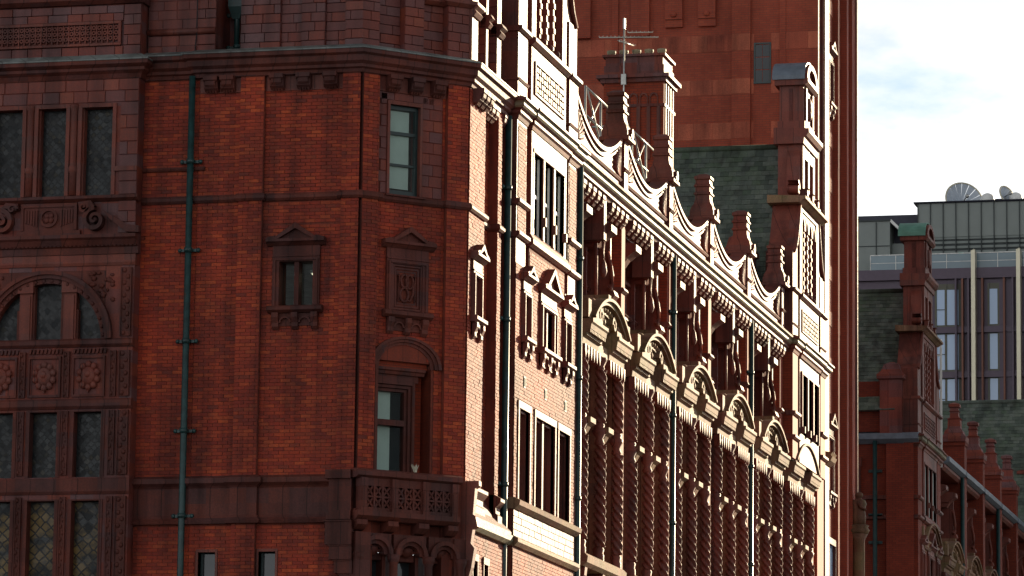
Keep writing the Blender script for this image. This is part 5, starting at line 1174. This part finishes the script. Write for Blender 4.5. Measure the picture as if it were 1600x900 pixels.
o = aedicule('C', Y3 - .6, 13.4, 1.1, 1.4, D3, B3, 'dark', lights=1, bk=2) if False else None
P('wall_turret', MB().sq(Y3 - 2.9, -.75, [(.4, 20.5), (.4, 22.5), (.5, 22.55), (.5, 22.7), (.36, 22.85), (.26, 23.1), (.08, 23.2)]), 'deep', B3, 'C')
slate_roof(Y3 + .1, 3.4, 26.3, 21.4, -5, CX - .6, B3)
# segmental hood over the entrance bay, bays, piers and pinnacles
for o in BAY:
    if o.name.split('.')[0] in ('pediment',): dup(o, (0, Y3 - (BY + 1.95) + .4, 0), B3)
for k in range(5):
    dy = Y3 + 4.95 - BY + BP * k
    for o in BAY:
        if o.name.split('.')[0] in ('bay_wall', 'window', 'pediment', 'jamb_pilaster', 'console', 'window_pier', 'niche_band', 'scroll_bracket'): dup(o, (0, dy, 0), B3)
    yp = PYs + dy
    P('pier', MB().box(yp - .32, yp + .32, -1.0, .32, 0, 21.7).box(yp - .4, yp + .4, -1.0, .36, 21.6, 21.75), 'bfar', B3, 'C')
    P('pinnacle', MB().sq(yp, -.1, [(.48, 21.75), (.5, 21.95), (.38, 22.05), (.34, 22.2), (.25, 22.3), (.24, 22.65), (.28, 22.68), (.17, 22.74), (.16, 22.95), (.2, 22.98), (.16, 23.02), (.15, 23.12), (.22, 23.15), (.22, 23.26), (.05, 23.34)]), 'deep', B3, 'C')
    P('cornice', MB().prof(yp - BP + .35, yp - .33, [(-.6, 20.1), (.1, 20.1), (.2, 20.2), (.2, 20.3), (-.6, 20.3)]), 'terra', B3, 'C')
    P('gutter', MB().prof(yp - BP + .35, yp - .33, [(-.6, 20.31), (.24, 20.31), (.4, 20.4), (.4, 20.58), (-.6, 20.6)]).box(yp - .33, yp + .33, .325, .42, 20.36, 20.56), 'leadcap', B3, 'C')
    if k % 2 == 0: P('downpipe', MB().lathe(yp - .55, .26, [(.08, 0), (.08, 20.3)], 8), 'pipe', B3, 'C')
slate_roof(Y3 + 5.65 * 6, 3.6, 26.65, 20.5, -8, CX + 1.2, B3)
P('rear_block', MB().box(-12, CX - 1.2, -101, -E3 - 2.1, 0, 20.4), 'bfar', B3, 'W')

# unseen block added across the street, shaped to shade the gabled building and tower
OB = thing('shade_block', 'unseen block added across the street to shade the gabled building and tower', 'building')
pl_ = [(23, 119.5), (28.2, 119.5), (57.5, 196), (57.5, 240), (23, 240)]; nb = len(pl_)
for nm, e, z0, z1 in (('wall', 0, 0, 57), ('parapet', .25, 57, 57.8)):
    mb = MB(); q_ = [(x_ + (e if x_ > 24 else -e), y_ + (e if y_ > 200 else -e)) for x_, y_ in pl_]
    mb.add([(x_, -y_, z0) for x_, y_ in q_] + [(x_, -y_, z1) for x_, y_ in q_], [tuple(range(nb)), tuple(range(nb, 2 * nb))] + [(i, (i + 1) % nb, nb + (i + 1) % nb, nb + i) for i in range(nb)])
    P(nm, mb, 'concrete', OB, 'W')

# ================================================================== the modern block behind
MD = thing('modern_building', 'modern office block with grey cladding, glass balustrade and aubergine panels behind the gable', 'building')
FR['M'] = (0.0, 230.0, 0.0)
P('facade', MB().box(-40, 8, -14, -.3, 0, 54), 'purple', MD, 'M')
P('plant_storey', MB().box(-21.1, 8, -12, -1.6, 54, 59.5), 'joint', MD, 'M')
xx = -21.1; i = 0
while xx < 7:
    P('cladding_panel', MB().box(xx + .03, xx + .94, -1.6, -1.5, 57.15, 59.75), 'cladding', MD, 'M')
    for z in (55.5, 55.87, 56.24, 56.61, 56.95): P('louvre', MB().prof(xx + .04, xx + .93, [(-1.6, z), (-1.5, z), (-1.56, z + .2), (-1.6, z + .2)]), 'cladding', MD, 'M') if i < 12 else None
    P('cladding_rib', MB().box(xx - .03, xx + .03, -1.6, -1.38, 55.4, 59.75), 'joint', MD, 'M')
    xx += .97; i += 1
P('roof_edge', MB().prof(-21.4, 8, [(-3, 59.76), (-1.3, 59.76), (-1.2, 59.86), (-3, 59.95)]), 'navy', MD, 'M')
P('rear_plant', MB().box(-34, -21.2, -12, -4, 54, 59.4), 'navy', MD, 'M'); P('rear_parapet', MB().box(-16.8, 8, -9, -7, 59.5, 61.0), 'navy', MD, 'M')
P('side_block', MB().box(-30, -23.3, -6, -1.8, 54, 58.55), 'cladding', MD, 'M')
for xx in (-29, -27.6, -26.2, -24.35): P('cladding_rib', MB().box(xx - .03, xx + .03, -1.8, -1.7, 54, 58.5), 'joint', MD, 'M')
P('side_rib', MB().box(-30, -23.3, -1.8, -1.74, 56.6, 56.66).box(-30, -23.25, -6, -1.65, 58.551, 58.65), 'joint', MD, 'M')
P('raking_roof', MB().prism([(-23.3, 58.5), (-21.6, 56.9), (-21.5, 57.0), (-23.2, 58.7)], -5, -1.75), 'white', MD, 'M')
P('set_back_wall', MB().box(-23.3, -21.1, -5, -3, 54, 57.0), 'cladding', MD, 'M')
P('roof_stair', MB().box(-22.9, -21.3, -4.5, -3.5, 58.0, 58.1).box(-22.6, -21.5, -4.4, -3.6, 57.4, 57.8), 'metal', MD, 'M')
xx = -24.6
while xx < 7:
    P('balustrade_pane', MB().box(xx + .02, xx + 1.9, -.55, -.53, 54.5, 55.65), 'balglass', MD, 'M'); P('balustrade_post', MB().box(xx - .03, xx + .02, -.57, -.5, 54.45, 55.7), 'metal', MD, 'M'); xx += 1.94
P('handrail', MB().box(-24.6, 7, -.58, -.49, 55.65, 55.72).box(-24.6, 7, -.56, -.52, 55.05, 55.09), 'metal', MD, 'M')
P('cornice', MB().box(-40, 8, -.9, .1, 53.65, 54.45), 'purple', MD, 'M')
for f_ in range(4):
    zt = 52.85 - 3.42 * f_
    for xo, pat in ((-19.55, 0), (-15.55, 1), (-11.5, 0), (-7.5, 1)):
        wn = P('window', MB().box(xo - .1, xo + 1.95, -.32, -.28, zt - 2.85, zt + .45), 'olive', MD, 'M')
        P('pane', MB().box(xo + .05, xo + .65, -.28, -.26, zt - 2.7, zt), 'skyglass', wn, sub=True)
        P('frame', MB().box(xo - .1, xo + .05, -.28, -.2, zt - 2.85, zt + .45).box(xo + .65, xo + .8, -.28, -.2, zt - 2.85, zt + .45), 'olive', wn, sub=True)
        if pat == 0: P('pane', MB().box(xo + .82, xo + 1.7, -.28, -.26, zt - 2.7, zt), 'skyglass', wn, sub=True); P('guard', MB().box(xo + .05, xo + .65, -.2, -.18, zt - 1.55, zt - 1.5), 'joint', wn, sub=True)
        else: P('panel', MB().box(xo + .8, xo + 1.95, -.3, -.1, zt - 2.85, zt + .45), 'purple', wn, sub=True)
    P('floor_band', MB().box(-40, 8, -.3, .05, zt - 3.35, zt - 2.88), 'purple', MD, 'M')
for xx, mt_ in ((-17.5, 'rust'), (-16.0, 'rust'), (-14.35, 'rust'), (-18.0, 'purple'), (-17.05, 'purple'), (-13.7, 'purple'), (-20.9, 'purple'), (-12.3, 'purple')):
    P('fin', MB().box(xx - .07, xx + .07, -.3, .35, 38, 53.6), mt_, MD, 'M')
for xx in (-16.6, -13.2, -9.8): P('gold_fin', MB().box(xx - .15, xx + .15, -.3, .9, 38, 55.65).lathe(xx, .3, [(.15, 55.65), (.1, 55.8), (.02, 55.85)], 8), 'gold', MD, 'M')
P('exit_sign', MB().box(-18.0, -17.6, -1.5, -1.45, 55.75, 55.9), 'exit', MD, 'M')

def dish(name, label, x, d, z, r, n, yaw, tilt, parent_frame='M'):
    root = thing(name, label, 'satellite dish', group='satellite dishes on the office roof')
    px, py = W('M', x, d); root.location = (px, py, z)
    prof_ = [(r * t, .36 * r * t * t) for t in (0.05, .3, .55, .8, 1.0)]
    mt_ = Matrix.Rotation(yaw, 4, 'Z') @ Matrix.Rotation(tilt, 4, 'Y')
    for k in range(n):
        a0, a1 = 2 * math.pi * k / n + .012, 2 * math.pi * (k + 1) / n - .012
        vs_ = []; fs = []
        for j, (rr_, h_) in enumerate(prof_):
            for a in (a0, a1): vs_.append(mt_ @ Vector((rr_ * math.cos(a), rr_ * math.sin(a), h_)))
        m_ = len(vs_)
        vs_ += [v + mt_.to_3x3() @ Vector((0, 0, -.04)) for v in vs_]
        for j in range(len(prof_) - 1):
            fs.append((2 * j, 2 * j + 1, 2 * j + 3, 2 * j + 2)); fs.append((m_ + 2 * j, m_ + 2 * j + 1, m_ + 2 * j + 3, m_ + 2 * j + 2))
            fs.append((2 * j, 2 * j + 2, m_ + 2 * j + 2, m_ + 2 * j)); fs.append((2 * j + 1, 2 * j + 3, m_ + 2 * j + 3, m_ + 2 * j + 1))
        e = len(prof_) - 1; fs.append((2 * e, 2 * e + 1, m_ + 2 * e + 1, m_ + 2 * e))
        mb = MB(); mb.add([(v.x, -v.y, v.z) for v in vs_], fs); P('dish_panel', mb, 'dish', root, sub=True)
    rim = [mt_ @ Vector((r * math.cos(2 * math.pi * k / 32), r * math.sin(2 * math.pi * k / 32), .36 * r)) for k in range(33)]
    P('rim', MB().tube([(v.x, -v.y, v.z) for v in rim], .06, 6), 'gold', root, sub=True)
    P('mast', MB().lathe(0, 0, [(.12, -1.9), (.12, -.1)], 8), 'metal', root, sub=True)
    f = mt_ @ Vector((0, 0, r * .8)); P('feed', MB().tube([(0, 0, 0), (f.x, -f.y, f.z)], .05, 6).sphere(f.x, -f.y, f.z, .15, .15, .15, 7), 'metal', root, sub=True)
    return root
dish('satellite_dish', 'larger panelled satellite dish on the office roof edge', -17.9, -2.9, 59.95, 1.5, 16, R(-62), R(72))
dish('satellite_dish', 'smaller satellite dish on the office roof, right of the larger one', -14.6, -2.6, 60.3, .78, 12, R(-35), R(70))
for xx, lb in ((-15.9, 'white roof dome between the two satellite dishes'), (-13.75, 'white roof dome right of the smaller satellite dish')):
    px, py = W('M', xx, -2.6)
    o = thing('roof_dome', lb, 'dome', (px, py, 59.9), 'white domes on the office roof')
    P('shell', MB().lathe(0, 0, [(.55, 0), (.55, .25), (.5, .45), (.36, .62), (.15, .72), (.02, .74)], 14), 'white', o, sub=True); P('collar', MB().lathe(0, 0, [(.62, -.1), (.62, .06)], 14), 'metal', o, sub=True)

# ================================================================== small things on the roofs
def aerial(name, label, x, y, z0, z1, elems, mat='alu'):
    o = thing(name, label, 'aerial', (x, y, z0)); h = z1 - z0
    P('mast', MB().lathe(0, 0, [(.024, 0), (.024, h)], 8), 'metal', o, sub=True)
    for (zz, l0, l1, ang, r_) in elems:
        c_, s_ = math.cos(ang), math.sin(ang)
        P('boom', MB().tube([(l0 * c_, l0 * s_, zz - z0), (l1 * c_, l1 * s_, zz - z0 + .02)], r_, 6), mat, o, sub=True)
        e = MB()
        nn = max(3, int((l1 - l0) / .1))
        for k in range(nn):
            t = l0 + (l1 - l0) * k / (nn - 1); e.tube([(t * c_ - .07 * s_, t * s_ + .07 * c_, zz - z0 + .03), (t * c_ + .07 * s_, t * s_ - .07 * c_, zz - z0 + .03)], .008, 5)
        P('elements', e, mat, o, sub=True, kind='stuff')
    return o
aerial('roof_aerial', 'television aerial with pale booms on a mast against the chimney', -.82, 29.85, 24.2, 27.95, ((27.45, -.7, .95, R(-12), .018), (27.3, -.25, .5, R(-70), .02), (27.6, .1, .8, R(-15), .016)))
P('bracket_box', MB().box(-.07, .07, -.06, .06, 1.9, 2.2).box(-.03, .03, -.03, .03, 3.5, 3.8), 'metal', bpy.data.objects['roof_aerial'], sub=True)
o = aerial('mast_aerial', 'slender grey mast with a small head behind the nearest gable', -.05, 16.5, 20.5, 25.2, ((24.9, -.2, .2, R(40), .02),), 'metal')
# guard rails along the roof edge, seen through the swags
for k in range(3):
    y0 = BY - .6 + BP * k
    gr = thing('guard_rail', ('galvanised roof guard rail behind the first swag beside the nearest gable', 'galvanised roof guard rail behind the second parapet swag', 'galvanised roof guard rail behind the third parapet swag')[k], 'guard rail', (CX - 1.1, y0, 20.45), 'guard rails behind the parapet')
    for z in (2.4, 3.12): P('rail', MB().tube([(0, 0, z), (0, -3.6, z)], .028, 6), 'metal', gr, sub=True)
    for yy in (0, 1.8, 3.6): P('post', MB().tube([(0, -yy, 0), (0, -yy, 3.14)], .028, 6), 'metal', gr, sub=True)
    P('brace', MB().tube([(.03, 0, 3.1), (.03, -1.8, 1.9)], .022, 6), 'metal', gr, sub=True); P('brace', MB().tube([(-.03, -1.8, 3.1), (-.03, 0, 1.9)], .022, 6), 'metal', gr, sub=True)
cm = thing('camera_pole', 'roof security camera on a T shaped pole in front of the chimney', 'security camera', (.15, 24.6, 21.0))
P('pole', MB().lathe(0, 0, [(.03, 0), (.03, 2.85)], 8), 'metal', cm, sub=True); P('crossbar', MB().tube([(-.7, 0, 2.85), (.15, 0, 2.85)], .03, 6), 'metal', cm, sub=True)
P('camera_body', MB().tube([(-.5, .1, 2.35), (-.3, .3, 2.6)], .07, 8), 'white', cm, sub=True); P('bracket', MB().tube([(-.4, .1, 2.45), (-.4, 0, 2.85)], .02, 6), 'metal', cm, sub=True)
ld = thing('roof_ladder', 'white access ladder on the roof right of the copper capped gable', 'ladder', (CX - .2, Y3 + 3.6, 20.6))
for xx in (0, .35): P('stile', MB().box(xx - .04, xx + .04, -.04, .04, 0, 4.9), 'white', ld, sub=True)
for i in range(8): P('rung', MB().box(.04, .31, -.02, .02, .4 + i * .55, .45 + i * .55), 'white', ld, sub=True)
# lamp in the room behind the pedimented window
rm = thing('ceiling_light', 'lit ceiling lamp seen through the pedimented window', 'lamp', (-1.02, .9, 16.0))
P('diffuser', MB().box(-.14, .14, -.3, .3, -.05, -.02), 'lamp', rm, sub=True); P('housing', MB().box(-.17, .17, -.33, .33, -.02, .04), 'white', rm, sub=True); P('rod', MB().lathe(0, 0, [(.01, .04), (.01, .6)], 6), 'metal', rm, sub=True)
def weed(label, loc, h, n, mat, spread=.08):
    o = thing('weed_tuft', label, 'plant', loc); mb = MB()
    for k in range(n):
        a = random.uniform(0, 6.28); l = random.uniform(.5, 1) * h; q = random.uniform(.2, 1) * spread; wv = .012
        x0, d0 = random.uniform(-.03, .03), random.uniform(-.03, .03); x1, d1 = x0 + q * math.cos(a), d0 + q * math.sin(a)
        mb.add([(x0 - wv, d0, 0), (x0 + wv, d0, 0), (x1 + wv * .6, d1, l * .7), (x1 - wv * .6, d1, l * .7), (x1 * 1.4, d1 * 1.4, l)], [(0, 1, 2, 3), (3, 2, 4)])
    P('leaves', mb, mat, o, sub=True); return o
mw = plain('dry_grass', (0.5, 0.47, 0.36), 0.8); M['dry'] = mw; M['leaf'] = plain('weed_green', (0.07, 0.13, 0.03), 0.7)
bx_, by_ = W('B', 1.22, .42); weed('small dry tuft on the mossy balcony rail', (bx_, by_, 11.76), .2, 14, 'dry')
px_, py_ = W('C', PYs + BP, .1); weed('small green weed growing on the second pinnacle', (px_, py_, 22.0), .28, 30, 'leaf', .14)
